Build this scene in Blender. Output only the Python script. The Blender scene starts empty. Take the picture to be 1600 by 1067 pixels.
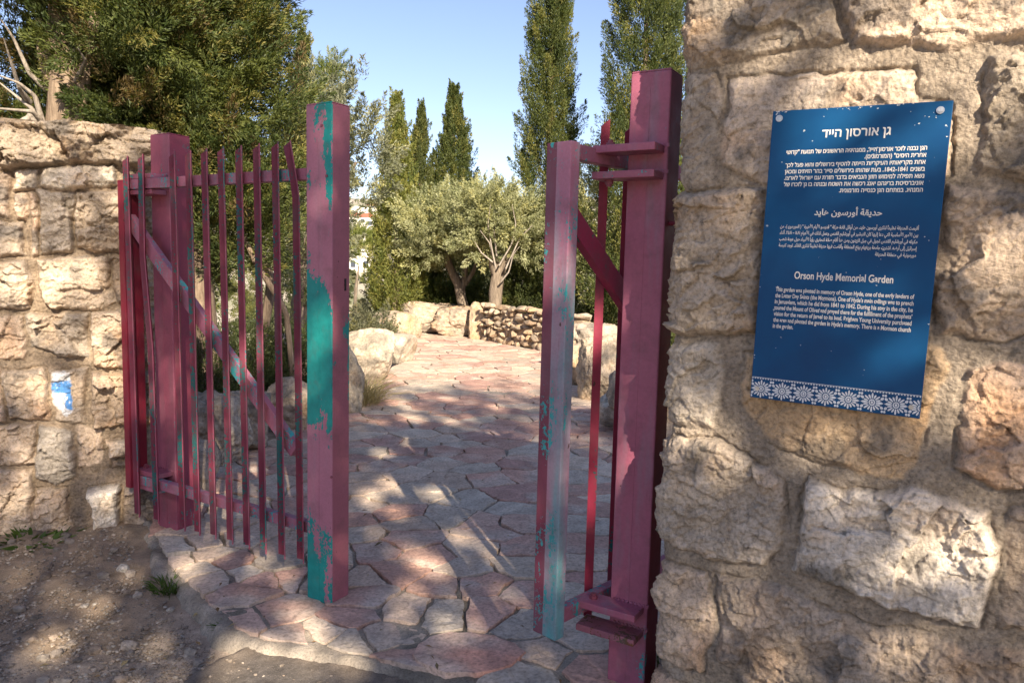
import bpy, bmesh, math, random
import numpy as np
from mathutils import Vector, Matrix

# ------------------------------------------------------------------ camera, world, sun, exposure
SC = bpy.context.scene
COL = SC.collection
F_PX, CX, CY = 1155.0, 800.0, 533.5
PITCH, ROLL, EYE = math.radians(5.75), math.radians(1.45), 1.6
SUN_EL, SUN_AZ = math.radians(30), math.atan2(0.33, -0.94)      # azimuth measured from +Y towards +X
SUN = np.array([math.sin(SUN_AZ)*math.cos(SUN_EL), math.cos(SUN_AZ)*math.cos(SUN_EL), math.sin(SUN_EL)])

cam_d = bpy.data.cameras.new('camera'); cam = bpy.data.objects.new('camera', cam_d); COL.objects.link(cam)
cam_d.sensor_width = 36.0; cam_d.lens = 36.0*F_PX/1600.0
cam_d.clip_start = 0.05; cam_d.clip_end = 3000
cam.matrix_world = Matrix.Translation((0, 0, EYE)) @ Matrix.Rotation(math.pi/2-PITCH, 4, 'X') @ Matrix.Rotation(ROLL, 4, 'Z')
SC.camera = cam

world = bpy.data.worlds.new('World'); SC.world = world; world.use_nodes = True
wnt = world.node_tree
bg = wnt.nodes['Background']
sky = wnt.nodes.new('ShaderNodeTexSky'); sky.sky_type = 'NISHITA'; sky.sun_disc = False
sky.sun_elevation = SUN_EL; sky.sun_rotation = SUN_AZ
sky.air_density = 1.0; sky.dust_density = 0.8; sky.ozone_density = 3.2; sky.altitude = 700
tint = wnt.nodes.new('ShaderNodeMix'); tint.data_type = 'RGBA'; tint.blend_type = 'MULTIPLY'; tint.inputs[0].default_value = 1.0
tint.inputs[7].default_value = (1.10, .90, .86, 1)      # sky tint: a little less green and blue
wnt.links.new(sky.outputs[0], tint.inputs[6]); wnt.links.new(tint.outputs[2], bg.inputs[0]); bg.inputs[1].default_value = 0.096

sun_d = bpy.data.lights.new('sun', 'SUN'); sun_d.energy = 4.8; sun_d.angle = math.radians(0.53); sun_d.color = (1.0, 0.86, 0.68)
sun_o = bpy.data.objects.new('sun', sun_d); COL.objects.link(sun_o); sun_o.location = (3, -9, 8)
sun_o.rotation_euler = Vector((-SUN[0], -SUN[1], -SUN[2])).to_track_quat('-Z', 'Y').to_euler()

SC.view_settings.view_transform = 'Standard'; SC.view_settings.look = 'None'
SC.view_settings.exposure = 1.40; SC.view_settings.gamma = 1.0
SC.cycles.max_bounces = 8; SC.cycles.diffuse_bounces = 4; SC.cycles.transparent_max_bounces = 8
SC.cycles.transmission_bounces = 4; SC.cycles.use_denoising = True

# ------------------------------------------------------------------ picture-to-place helpers
def ray(x, y):
    u = (x-CX)/F_PX; v = -(y-CY)/F_PX
    a = u*math.cos(ROLL)-v*math.sin(ROLL); b = u*math.sin(ROLL)+v*math.cos(ROLL)
    return np.array([a, math.cos(PITCH)+b*math.sin(PITCH), -math.sin(PITCH)+b*math.cos(PITCH)])
EYEP = np.array([0, 0, EYE])
def gp(x, y, z=0.0):
    d = ray(x, y); return EYEP + d*(z-EYE)/d[2]
def at(x, y, Y):
    d = ray(x, y); return EYEP + d*Y/d[1]
def on_plane(x, y, P0, n):
    d = ray(x, y); return EYEP + d*(np.dot(P0-EYEP, n)/np.dot(d, n))

# ------------------------------------------------------------------ noise (numpy)
def _h(ix, iy, iz, seed):
    h = (ix.astype(np.int64)*374761393 + iy.astype(np.int64)*668265263 + iz.astype(np.int64)*2147483647 + seed*1274126177) & 0xFFFFFFFF
    h = ((h ^ (h >> 13))*1274126177) & 0xFFFFFFFF
    h = ((h ^ (h >> 16))*2246822519) & 0xFFFFFFFF
    return ((h ^ (h >> 15)) & 0xFFFFFF)/float(0xFFFFFF)
def vnoise(P, seed=0):
    P = np.asarray(P, float); i = np.floor(P); f = P-i; i = i.astype(np.int64)
    f = f*f*f*(f*(f*6-15)+10)
    out = 0
    for dx in (0, 1):
        wx = f[:, 0] if dx else 1-f[:, 0]
        for dy in (0, 1):
            wy = f[:, 1] if dy else 1-f[:, 1]
            for dz in (0, 1):
                wz = f[:, 2] if dz else 1-f[:, 2]
                out = out + wx*wy*wz*_h(i[:, 0]+dx, i[:, 1]+dy, i[:, 2]+dz, seed)
    return out*2-1
def fbm(P, scale=1.0, octaves=4, gain=0.5, seed=0, ridged=False):
    P = np.asarray(P, float)*scale; a = 1.0; out = 0; tot = 0
    for k in range(octaves):
        n = vnoise(P*(2.03**k)+k*17.3, seed+k)
        if ridged: n = 1-2*np.abs(n)
        out = out + a*n; tot += a; a *= gain
    return out/tot
def pad3(P2):
    return np.column_stack([P2, np.zeros(len(P2))])
def facets(P2, size, seed, slope=0.5, off=0.1):
    """broken-stone faces: every cell of a jittered grid is its own tilted plane (result in metres)"""
    q = P2/size; b = np.floor(q).astype(np.int64); best = np.full(len(q), 1e9); val = np.zeros(len(q))
    z0 = np.zeros(len(q), np.int64)
    for dx in (-1, 0, 1):
        for dy in (-1, 0, 1):
            ix = b[:, 0]+dx; iy = b[:, 1]+dy
            cx = ix+_h(ix, iy, z0, seed); cy = iy+_h(ix, iy, z0+1, seed)
            ex = q[:, 0]-cx; ey = q[:, 1]-cy; d = ex*ex+ey*ey
            gx = _h(ix, iy, z0+2, seed)-.5; gy = _h(ix, iy, z0+3, seed)-.5; o = _h(ix, iy, z0+4, seed)-.5
            v = (ex*gx+ey*gy)*2*slope*size+o*2*off*size
            m = d < best; best = np.where(m, d, best); val = np.where(m, v, val)
    return val
def sstep(a, b, x):
    t = np.clip((x-a)/(b-a), 0, 1); return t*t*(3-2*t)
def sdf_poly(P, poly):
    """signed distance to a polygon, positive inside"""
    poly = np.asarray(poly, float); n = len(poly); d = np.full(len(P), 1e9); ins = np.zeros(len(P), bool)
    for k in range(n):
        a = poly[k]; b = poly[(k+1) % n]; e = b-a; w = P-a
        t = np.clip((w@e)/max(e@e, 1e-12), 0, 1)
        d = np.minimum(d, np.hypot(w[:, 0]-t*e[0], w[:, 1]-t*e[1]))
        c = (a[1] > P[:, 1]) != (b[1] > P[:, 1])
        if abs(e[1]) > 1e-12:
            ins ^= c & (P[:, 0] < e[0]*(P[:, 1]-a[1])/e[1]+a[0])
    return np.where(ins, d, -d)

# ------------------------------------------------------------------ objects
def tag(o, label=None, cat=None, group=None, kind=None):
    if label: o['label'] = label
    if cat: o['category'] = cat
    if group: o['group'] = group
    if kind: o['kind'] = kind
    return o
def empty(name, loc=(0, 0, 0), label=None, cat=None, group=None, M=None):
    o = bpy.data.objects.new(name, None); COL.objects.link(o); o.empty_display_size = .1
    if M is not None: o.matrix_world = M
    else: o.location = loc
    return tag(o, label, cat, group)
def mk(name, V, faces, mat, col=None, parent=None, smooth=True):
    """V (n,3); faces: list of (m,k) index arrays; col (n,3) point colours"""
    me = bpy.data.meshes.new(name); V = np.ascontiguousarray(V, dtype=np.float32)
    if not isinstance(faces, list): faces = [faces]
    me.vertices.add(len(V)); me.vertices.foreach_set('co', V.ravel())
    loops = np.concatenate([np.asarray(f).ravel() for f in faces]).astype(np.int32)
    tots = np.concatenate([np.full(len(f), np.asarray(f).shape[1]) for f in faces]).astype(np.int32)
    me.loops.add(len(loops)); me.loops.foreach_set('vertex_index', loops)
    me.polygons.add(len(tots)); st = np.concatenate([[0], np.cumsum(tots)[:-1]]).astype(np.int32)
    me.polygons.foreach_set('loop_start', st); me.polygons.foreach_set('loop_total', tots)
    me.polygons.foreach_set('use_smooth', np.full(len(tots), smooth))
    if col is not None:
        a = me.color_attributes.new('Col', 'FLOAT_COLOR', 'POINT')
        c4 = np.ones((len(V), 4), np.float32); c4[:, :3] = np.clip(col, 0, 1); a.data.foreach_set('color', c4.ravel())
    me.update(calc_edges=True); me.validate()
    me.materials.append(mat)
    o = bpy.data.objects.new(name, me); COL.objects.link(o)
    if parent is not None: o.parent = parent
    return o
def from_bm(name, bm, mat, parent=None, smooth=False):
    me = bpy.data.meshes.new(name); bm.normal_update(); bm.to_mesh(me); bm.free()
    for p in me.polygons: p.use_smooth = smooth
    me.materials.append(mat); o = bpy.data.objects.new(name, me); COL.objects.link(o)
    if parent is not None: o.parent = parent
    return o
def bm_box(bm, c, size, M=None, bev=0.003, seg=2):
    r = bmesh.ops.create_cube(bm, size=1.0); vs = r['verts']
    bmesh.ops.scale(bm, vec=size, verts=vs)
    if bev:
        es = list({e for v in vs for e in v.link_edges})
        rb = bmesh.ops.bevel(bm, geom=es, offset=bev, segments=seg, affect='EDGES', profile=.5)
        vs = list({v for f in rb['faces'] for v in f.verts} | {v for v in vs if v.is_valid})
    if M is not None: bmesh.ops.transform(bm, matrix=M, verts=vs)
    bmesh.ops.translate(bm, vec=c, verts=vs)
    return vs
def bm_cyl(bm, c, r, h, M=None, n=12, bev=0.0):
    rr = bmesh.ops.create_cone(bm, cap_ends=True, segments=n, radius1=r, radius2=r, depth=h); vs = rr['verts']
    if M is not None: bmesh.ops.transform(bm, matrix=M, verts=vs)
    bmesh.ops.translate(bm, vec=c, verts=vs)
    return vs
def grid_faces(nu, nv, flip=False):
    i = np.arange(nu*nv).reshape(nu, nv)
    q = np.stack([i[:-1, :-1], i[1:, :-1], i[1:, 1:], i[:-1, 1:]], -1).reshape(-1, 4)
    return q[:, ::-1] if flip else q
def tube_arrays(path, radii, n=8, rough=0.0, seed=0):
    path = np.asarray(path, float); m = len(path); radii = np.broadcast_to(np.asarray(radii, float), (m,))
    T = np.gradient(path, axis=0); T /= np.linalg.norm(T, axis=1)[:, None]+1e-9
    ref = np.array([1, 0, 0.]) if abs(T[0, 0]) < .8 else np.array([0, 1, 0.])
    A = np.cross(T, ref); A /= np.linalg.norm(A, axis=1)[:, None]+1e-9; B = np.cross(T, A)
    th = np.linspace(0, 2*np.pi, n, endpoint=False)
    V = path[:, None]+radii[:, None, None]*(np.cos(th)[None, :, None]*A[:, None]+np.sin(th)[None, :, None]*B[:, None])
    if rough:
        nz = fbm(V.reshape(-1, 3)*np.array([1, 1, .25]), 14, 3, seed=seed).reshape(m, n)
        V = path[:, None]+(V-path[:, None])*(1+rough*nz)[:, :, None]
    i = np.arange(m*n).reshape(m, n)
    q = np.stack([i[:-1], np.roll(i, -1, 1)[:-1], np.roll(i, -1, 1)[1:], i[1:]], -1).reshape(-1, 4)
    return V.reshape(-1, 3), q
def join_arrays(parts):
    Vs, Fs, off = [], [], 0
    for V, F in parts:
        Vs.append(V); Fs.append(F+off); off += len(V)
    return np.concatenate(Vs), np.concatenate(Fs)

# ------------------------------------------------------------------ materials
class Mat:
    def __init__(s, name):
        s.m = bpy.data.materials.new(name); s.m.use_nodes = True; s.t = s.m.node_tree
        s.b = s.t.nodes['Principled BSDF']; s.out = s.t.nodes['Material Output']
    def n(s, typ, _out=0, **kw):
        nd = s.t.nodes.new('ShaderNode'+typ)
        for k, v in kw.items():
            if k.startswith('i_'):
                key = k[2:]; key = int(key) if key.isdigit() else key.replace('_', ' ')
                s.set(nd.inputs[key], v)
            else: setattr(nd, k, v)
        return nd
    def set(s, inp, v):
        if isinstance(v, bpy.types.NodeSocket): s.t.links.new(v, inp)
        elif isinstance(v, bpy.types.Node): s.t.links.new(v.outputs[0], inp)
        else: inp.default_value = v
    def ramp(s, fac, stops, interp='LINEAR'):
        nd = s.t.nodes.new('ShaderNodeValToRGB'); s.set(nd.inputs[0], fac); cr = nd.color_ramp; cr.interpolation = interp
        while len(cr.elements) < len(stops): cr.elements.new(.5)
        for e, (p, c) in zip(cr.elements, stops):
            e.position = p; e.color = (c, c, c, 1) if isinstance(c, (int, float)) else (*c, 1)
        return nd.outputs[0]
    def math(s, op, a, b=0.0, clamp=False):
        nd = s.t.nodes.new('ShaderNodeMath'); nd.operation = op; nd.use_clamp = clamp
        s.set(nd.inputs[0], a); s.set(nd.inputs[1], b); return nd.outputs[0]
    def mix(s, fac, a, b, blend='MIX'):
        nd = s.t.nodes.new('ShaderNodeMix'); nd.data_type = 'RGBA'; nd.blend_type = blend
        s.set(nd.inputs[0], fac); 
        for k, v in ((6, a), (7, b)):
            if isinstance(v, tuple) and len(v) == 3: v = (*v, 1)
            s.set(nd.inputs[k], v)
        return nd.outputs[2]
    def coords(s, kind='Object', scale=(1, 1, 1), loc=(0, 0, 0)):
        tc = s.t.nodes.new('ShaderNodeTexCoord'); mp = s.t.nodes.new('ShaderNodeMapping')
        s.t.links.new(tc.outputs[kind], mp.inputs[0]); mp.inputs['Scale'].default_value = scale; mp.inputs['Location'].default_value = loc
        return mp.outputs[0]
    def noise(s, vec, scale, detail=6, rough=.55, dist=0.0):
        nd = s.t.nodes.new('ShaderNodeTexNoise'); s.t.links.new(vec, nd.inputs['Vector'])
        nd.inputs['Scale'].default_value = scale; nd.inputs['Detail'].default_value = detail
        nd.inputs['Roughness'].default_value = rough; nd.inputs['Distortion'].default_value = dist
        return nd.outputs[0]
    def bump(s, height, strength=.5, dist=.01, normal=None):
        nd = s.t.nodes.new('ShaderNodeBump'); s.set(nd.inputs['Height'], height)
        nd.inputs['Strength'].default_value = strength; nd.inputs['Distance'].default_value = dist
        if normal is not None: s.set(nd.inputs['Normal'], normal)
        return nd.outputs[0]
    def base(s, color=None, rough=None, normal=None, spec=None):
        if color is not None: s.set(s.b.inputs['Base Color'], (*color, 1) if isinstance(color, tuple) and len(color) == 3 else color)
        if rough is not None: s.set(s.b.inputs['Roughness'], rough)
        if normal is not None: s.set(s.b.inputs['Normal'], normal)
        if spec is not None: s.b.inputs['Specular IOR Level'].default_value = spec
        return s.m
    def attr(s):
        nd = s.t.nodes.new('ShaderNodeAttribute'); nd.attribute_name = 'Col'; return nd.outputs[0]

def stone_mat(name, fine=80, var=.32, bumpd=.012, strength=1.0, spots=True):
    m = Mat(name); c = m.coords(); a = m.attr()
    n1 = m.noise(c, 9, 8, .6); n2 = m.noise(c, fine, 8, .65)
    v = m.ramp(n1, [(.25, 1-var), (.75, 1+var*.6)])
    col = m.mix(1.0, a, v, 'MULTIPLY')
    v2 = m.ramp(n2, [(.30, .55), (.48, .98), (.70, 1.28)])
    col = m.mix(1.0, col, v2, 'MULTIPLY')
    if spots:
        n3 = m.noise(c, 28, 6, .7); dk = m.ramp(n3, [(.57, 0.0), (.68, .62)])
        col = m.mix(dk, col, (.10, .09, .075))
    rg_ = m.n('TexNoise'); m.t.links.new(c, rg_.inputs['Vector']); rg_.noise_type = 'RIDGED_MULTIFRACTAL'; rg_.inputs['Scale'].default_value = fine*.3; rg_.inputs['Detail'].default_value = 6
    h = m.math('ADD', m.math('MULTIPLY', n2, .8), m.math('ADD', m.noise(c, fine*.35, 6, .6), m.math('MULTIPLY', rg_.outputs[0], .25)))
    return m.base(col, .92, m.bump(h, strength, bumpd), .2)
M_STONE = stone_mat('weathered_limestone')
M_ROCK = stone_mat('boulder_limestone', 45, .45, .012, .8)
M_FLAG = stone_mat('pink_flagstone', 55, .30, .005, .55, spots=False)
M_CONC = stone_mat('grey_mortar', 120, .3, .006, .8, spots=False)

def paint_mat(name, base, second, thr=.6, bands=None, off=0.0, red=.3, streak=.3, soft=.0, front=0.0, side=None):
    """worn gate paint: base coat, second coat showing in flaked patches (bands = [(height, extra)]), soft sprayed streaks, rust specks"""
    m = Mat(name); c = m.coords('Object', (1, 1, 1), (off, off*1.7, off*.6))
    cs = m.coords('Object', (1, 1, .16), (off*2, off, off)); raw = m.coords('Object')
    big = m.noise(m.coords('Object', (1, 1, .4), (off, off, off)), 5.5, 9, .68, .4)
    fac = big
    if bands:
        sep = m.t.nodes.new('ShaderNodeSeparateXYZ'); m.t.links.new(raw, sep.inputs[0])
        zz = m.math('DIVIDE', sep.outputs[2], 2.5)
        b = m.ramp(zz, [(h/2.5, e) for h, e in bands])
        fac = m.math('ADD', m.math('ADD', m.math('MULTIPLY', m.math('SUBTRACT', big, .5), 1.9), .5), m.math('SUBTRACT', b, .5))
    if front:      # the second coat shows mostly on the outer face
        sp = m.n('SeparateXYZ'); m.t.links.new(raw, sp.inputs[0])
        fac = m.math('SUBTRACT', fac, m.math('MULTIPLY', m.math('GREATER_THAN', sp.outputs[1], .006), front))
    chip = m.noise(c, 75, 5, .7); fac = m.math('ADD', fac, m.math('MULTIPLY', m.math('SUBTRACT', chip, .5), .62))
    vst = m.noise(m.coords('Object', (1, 1, .07), (off*7, off, 3)), 38, 5, .65); fac = m.math('ADD', fac, m.math('MULTIPLY', m.math('SUBTRACT', vst, .5), .34))
    msk = m.ramp(fac, [(thr, 0.0), (thr+.012, 1.0)])
    st = m.noise(cs, 16, 5, .6); stm = m.ramp(st, [(.5, 0.0), (.75, streak)])
    lo = m.noise(c, 3.5, 4, .5)
    b0 = m.mix(m.ramp(lo, [(.3, 0.0), (.75, red)]), base, (.24, .035, .075))
    b0 = m.mix(stm, b0, second)
    if soft:
        sf = m.noise(m.coords('Object', (1, 1, .25), (off*3, 0, off)), 4.5, 4, .5)
        b0 = m.mix(m.ramp(sf, [(.42, 0.0), (.68, soft)]), b0, second)
    if side:       # deeper red on the flanks, darkened to paint in their shade
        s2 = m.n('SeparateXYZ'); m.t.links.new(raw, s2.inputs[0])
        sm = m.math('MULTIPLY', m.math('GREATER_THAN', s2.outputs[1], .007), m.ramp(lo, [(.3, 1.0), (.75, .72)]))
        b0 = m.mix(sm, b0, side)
    fine = m.noise(c, 90, 4, .6)
    b0 = m.mix(m.ramp(fine, [(.35, .12), (.6, 0.0)]), b0, (.05, .02, .03))
    t0 = m.mix(m.ramp(m.noise(c, 20, 5, .6), [(.35, 0.0), (.7, .45)]), second, (.0, .12, .12))
    col = m.mix(msk, b0, t0)
    rs = m.noise(m.coords('Object', (1, 1, .6), (off*5, 1, 2)), 42, 3, .5)
    col = m.mix(m.ramp(rs, [(.735, 0.0), (.755, .9)]), col, (.05, .018, .012))
    dirt = m.noise(c, 11, 6, .65)
    col = m.mix(m.ramp(dirt, [(.50, 0.0), (.8, .5)]), col, (.12, .075, .075))
    scr = m.noise(m.coords('Object', (1, 1, .05), (off*4, 2, 1)), 130, 4, .6)
    col = m.mix(m.ramp(scr, [(.66, 0.0), (.74, .5)]), col, (.10, .035, .045))
    h = m.math('ADD', m.math('MULTIPLY', msk, -.5), m.math('MULTIPLY', m.noise(c, 60, 4, .6), .35))
    return m.base(col, m.ramp(dirt, [(.3, .48), (.7, .7)]), m.bump(h, .5, .005), .32)
PINK = (.36, .13, .19); MAUVE = (.33, .15, .24); TEAL = (.012, .27, .25); LTEAL = (.05, .36, .38); RED = (.26, .018, .045)
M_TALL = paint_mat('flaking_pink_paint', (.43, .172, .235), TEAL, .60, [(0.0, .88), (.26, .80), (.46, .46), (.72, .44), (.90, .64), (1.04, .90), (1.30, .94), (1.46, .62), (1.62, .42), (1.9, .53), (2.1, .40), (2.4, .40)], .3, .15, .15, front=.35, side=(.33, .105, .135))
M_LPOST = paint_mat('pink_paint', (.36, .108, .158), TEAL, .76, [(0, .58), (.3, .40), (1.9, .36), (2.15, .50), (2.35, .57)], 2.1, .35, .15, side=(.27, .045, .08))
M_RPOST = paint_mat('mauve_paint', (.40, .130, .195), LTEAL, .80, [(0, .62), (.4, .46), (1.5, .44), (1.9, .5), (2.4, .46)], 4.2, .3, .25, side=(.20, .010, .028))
M_RAIL = paint_mat('patched_pink_paint', (.38, .14, .20), LTEAL, .585, None, 1.4, .3, .3)
M_PICK = paint_mat('crimson_picket_paint', (.25, .016, .045), (.012, .10, .10), .66, None, 3.3, .2, .2)
M_PICKT = paint_mat('greenish_picket_paint', (.16, .02, .045), (.012, .10, .10), .57, None, 9.1, .2, .5)
M_RIM = paint_mat('pale_picket_rim', (.30, .075, .115), (.04, .17, .17), .60, None, 5.1, .4, .4)
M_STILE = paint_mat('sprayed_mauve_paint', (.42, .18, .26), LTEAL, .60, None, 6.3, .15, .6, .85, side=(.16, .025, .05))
M_DKRED = paint_mat('deep_red_paint', (.20, .012, .03), (.02, .13, .12), .72, None, 8.1, .2, .1)

def plain_mat(name, col, rough=.6, metal=0.0, spec=.5, bscale=60, bstr=.1, var=.25):
    m = Mat(name); c = m.coords(); n = m.noise(c, bscale, 5, .6)
    cc = m.mix(1.0, col, m.ramp(n, [(.3, 1-var), (.7, 1+var)]), 'MULTIPLY'); m.b.inputs['Metallic'].default_value = metal
    return m.base(cc, rough, m.bump(n, bstr, .004), spec)
def leaf_mat(name, trans=.4, rough=.55):
    m = Mat(name); a = m.attr(); m.base(a, rough, None, .35)
    tr = m.n('BsdfTranslucent'); hs = m.mix(1.0, a, (1.25, 1.2, .5), 'MULTIPLY'); m.set(tr.inputs[0], hs)
    mx = m.t.nodes.new('ShaderNodeMixShader'); mx.inputs[0].default_value = trans
    m.t.links.new(m.b.outputs[0], mx.inputs[1]); m.t.links.new(tr.outputs[0], mx.inputs[2]); m.t.links.new(mx.outputs[0], m.out.inputs[0])
    return m.m
M_LEAF = leaf_mat('foliage'); M_OLEAF = leaf_mat('olive_foliage', .3, .45)
def bark_mat(name, c1, c2):
    m = Mat(name); c = m.coords('Object', (1, 1, .15)); n = m.noise(c, 28, 8, .65, .3); n2 = m.noise(m.coords(), 40, 6, .6)
    col = m.mix(m.ramp(n, [(.35, 0.0), (.65, 1.0)]), c1, c2)
    return m.base(col, .95, m.bump(m.math('ADD', n, m.math('MULTIPLY', n2, .4)), .8, .02), .1)
M_BARK = bark_mat('cypress_bark', (.12, .085, .06), (.30, .23, .165)); M_OBARK = bark_mat('olive_bark', (.10, .08, .06), (.26, .21, .16))
M_DEAD = bark_mat('dead_wood', (.22, .19, .16), (.42, .37, .31))
# ------------------------------------------------------------------ masonry: one wall, its stones a relief in its own mesh
def masonry(name, C, D, n, B, nend, Lf, Lend, z0, z1, res, stones, mortar, seed, depth_back=.45, tilt=None, marks=None, rough=1.0, rscale=.55, pscale=1.05, cap=.2, grow=.0):
    """C corner on the ground plan, D along the front, B back along the end; stones: (polygon in (s,z), colour, proud, relief, edge)"""
    rng = np.random.default_rng(seed)
    s = np.arange(-Lend, Lf+res, res); z = np.arange(z0, z1+res, res)
    S, Z = np.meshgrid(s, z, indexing='ij'); P2 = np.column_stack([S.ravel(), Z.ravel()])
    r = .07; ss = P2[:, 0]; t = np.clip((ss+r)/(2*r), 0, 1)
    front = np.maximum(ss, 0)[:, None]*D; end = np.maximum(-ss, 0)[:, None]*B
    base = front+end
    arc = ((1-t)**2*r)[:, None]*B+(t**2*r)[:, None]*D
    base = np.where((np.abs(ss) < r)[:, None], arc, base)
    nn = (1-t)[:, None]*nend+t[:, None]*n; nn /= np.linalg.norm(nn, axis=1)[:, None]
    W = pad3(P2)
    wp = P2+np.column_stack([fbm(W, 9, 3, seed=seed), fbm(W+7, 9, 3, seed=seed+3)])*.022+np.column_stack([fbm(W, 45, 3, seed=seed+5), fbm(W+7, 45, 3, seed=seed+8)])*.007
    h = (fbm(W, 30, 4, seed=seed+11)*.007+fbm(W, 6, 2, seed=seed+12)*.008+np.abs(fbm(W, 110, 2, seed=seed+13))*.005)*rough
    col = np.tile(np.array(mortar), (len(P2), 1))*(1+.28*fbm(W, 14, 4, seed=seed+20)+.25*fbm(W, 130, 2, seed=seed+21))[:, None]
    wide = fbm(W, 2.2, 3, seed=seed+40)
    for k, (poly, c, proud, relief, edge) in enumerate(stones):
        poly = np.asarray(poly); lo = poly.min(0)-.08; hi = poly.max(0)+.08
        m = np.where((wp > lo).all(1) & (wp < hi).all(1))[0]
        if not len(m): continue
        q = wp[m]; d = sdf_poly(q, poly)+grow+.004*rng.uniform(-1, 1)
        e = sstep(-.002, edge, d); off = rng.uniform(0, 50, 2); q2 = P2[m]+off
        w3 = pad3(q2)
        fw = q2+np.column_stack([fbm(w3, 11, 3, seed=k), fbm(w3+3, 11, 3, seed=k+9)])*.03
        rel = facets(fw, .17, seed+k, .34, .05)+facets(fw*np.array([1, 1.5]), .06, seed+k+50, .42, .06)+facets(fw, .024, seed+k+90, .4, .07)
        rel += facets(q2, .011, seed+k+120, .45, .09)
        rel += fbm(w3, 13, 5, seed=seed+k, ridged=True)*.006+fbm(w3, 60, 3, seed=k)*.0035
        ht = proud*pscale+relief*rscale*rel+.005*sstep(0, .12, d)
        h[m] = np.where(e > 0, (1-e)*h[m]+e*np.maximum(ht, .004), h[m])
        h[m] -= .014*np.exp(-((d-.001)/.0050)**2)*sstep(-.25, .35, fbm(w3, 7, 3, seed=k+33))
        cc = np.array(c)*np.array([1.20, 1.16, 1.12])*(1+.16*fbm(w3, 7, 4, seed=seed+k+5)+.14*fbm(w3, 40, 3, seed=k+2)+1.6*np.clip(rel, -.05, .05))[:, None]
        warm = np.clip(fbm(w3, 5, 3, seed=k+60)*2.0-.25, 0, 1)[:, None]
        cc = cc*(1-warm*.45)+warm*.45*cc*np.array([1.15, .86, .58])
        grey = np.clip((fbm(w3, 8, 5, seed=seed+k+70)+wide[m]*.5-.27)*3.2, 0, .65)[:, None]
        cc = cc*(1-grey)+grey*np.array([.155, .145, .13])
        ec = sstep(.0, edge*.55, d)[:, None]
        col[m] = col[m]*(1-ec)+ec*cc
    h = np.where(h > cap*.7, cap*.7+(cap*.3)*np.tanh((h-cap*.7)/(cap*.3)), h)
    if marks is not None: col = marks(P2, col, seed)
    pos = np.zeros((len(P2), 3)); pos[:, :2] = C+base; pos[:, 2] = P2[:, 1]
    pos += nn*h[:, None]
    F = grid_faces(len(s), len(z))
    fn = np.cross(pos[F[:, 1]]-pos[F[:, 0]], pos[F[:, 2]]-pos[F[:, 0]]).mean(0)
    if fn@(n+nend) < 0: F = F[:, ::-1]
    # back, far end and top close the wall's thickness
    nv = len(pos); tc = []
    ns, nz = len(s), len(z); ids = np.arange(ns*nz).reshape(ns, nz)
    back = np.array(pos[ids[:, -1]]); 
    prof = np.array(base.reshape(ns, nz, 2)[:, 0])
    inner = np.minimum(np.maximum(s, 0), Lf)[:, None]*D+np.full((ns, 1), Lend)*B
    top_in = np.column_stack([C+inner, np.full(ns, z1)]); bot_in = np.column_stack([C+inner, np.full(ns, z0)])
    V = np.concatenate([pos, top_in, bot_in]); a = ids[:, -1]; b = nv+np.arange(ns); c_ = nv+ns+np.arange(ns)
    Ft = np.stack([a[:-1], a[1:], b[1:], b[:-1]], -1); Fb = np.stack([b[:-1], b[1:], c_[1:], c_[:-1]], -1)
    col = np.concatenate([col, np.tile(np.array(mortar), (2*ns, 1))])
    return mk(name, V, [F, Ft, Fb], M_STONE, col)

def px_poly(pts, C3, D3, n3):
    out = []
    for x, y in pts:
        p = on_plane(x, y, C3, n3); out.append((float((p-C3)@D3), float(p[2])))
    return out
def v3(a): return np.array([a[0], a[1], 0.0])

LIME = (.52, .42, .325); PALE = (.60, .52, .42); GREY = (.38, .33, .27); OCHRE = (.50, .32, .16); ROSY = (.52, .39, .29); WHITE = (.66, .63, .57)

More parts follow.
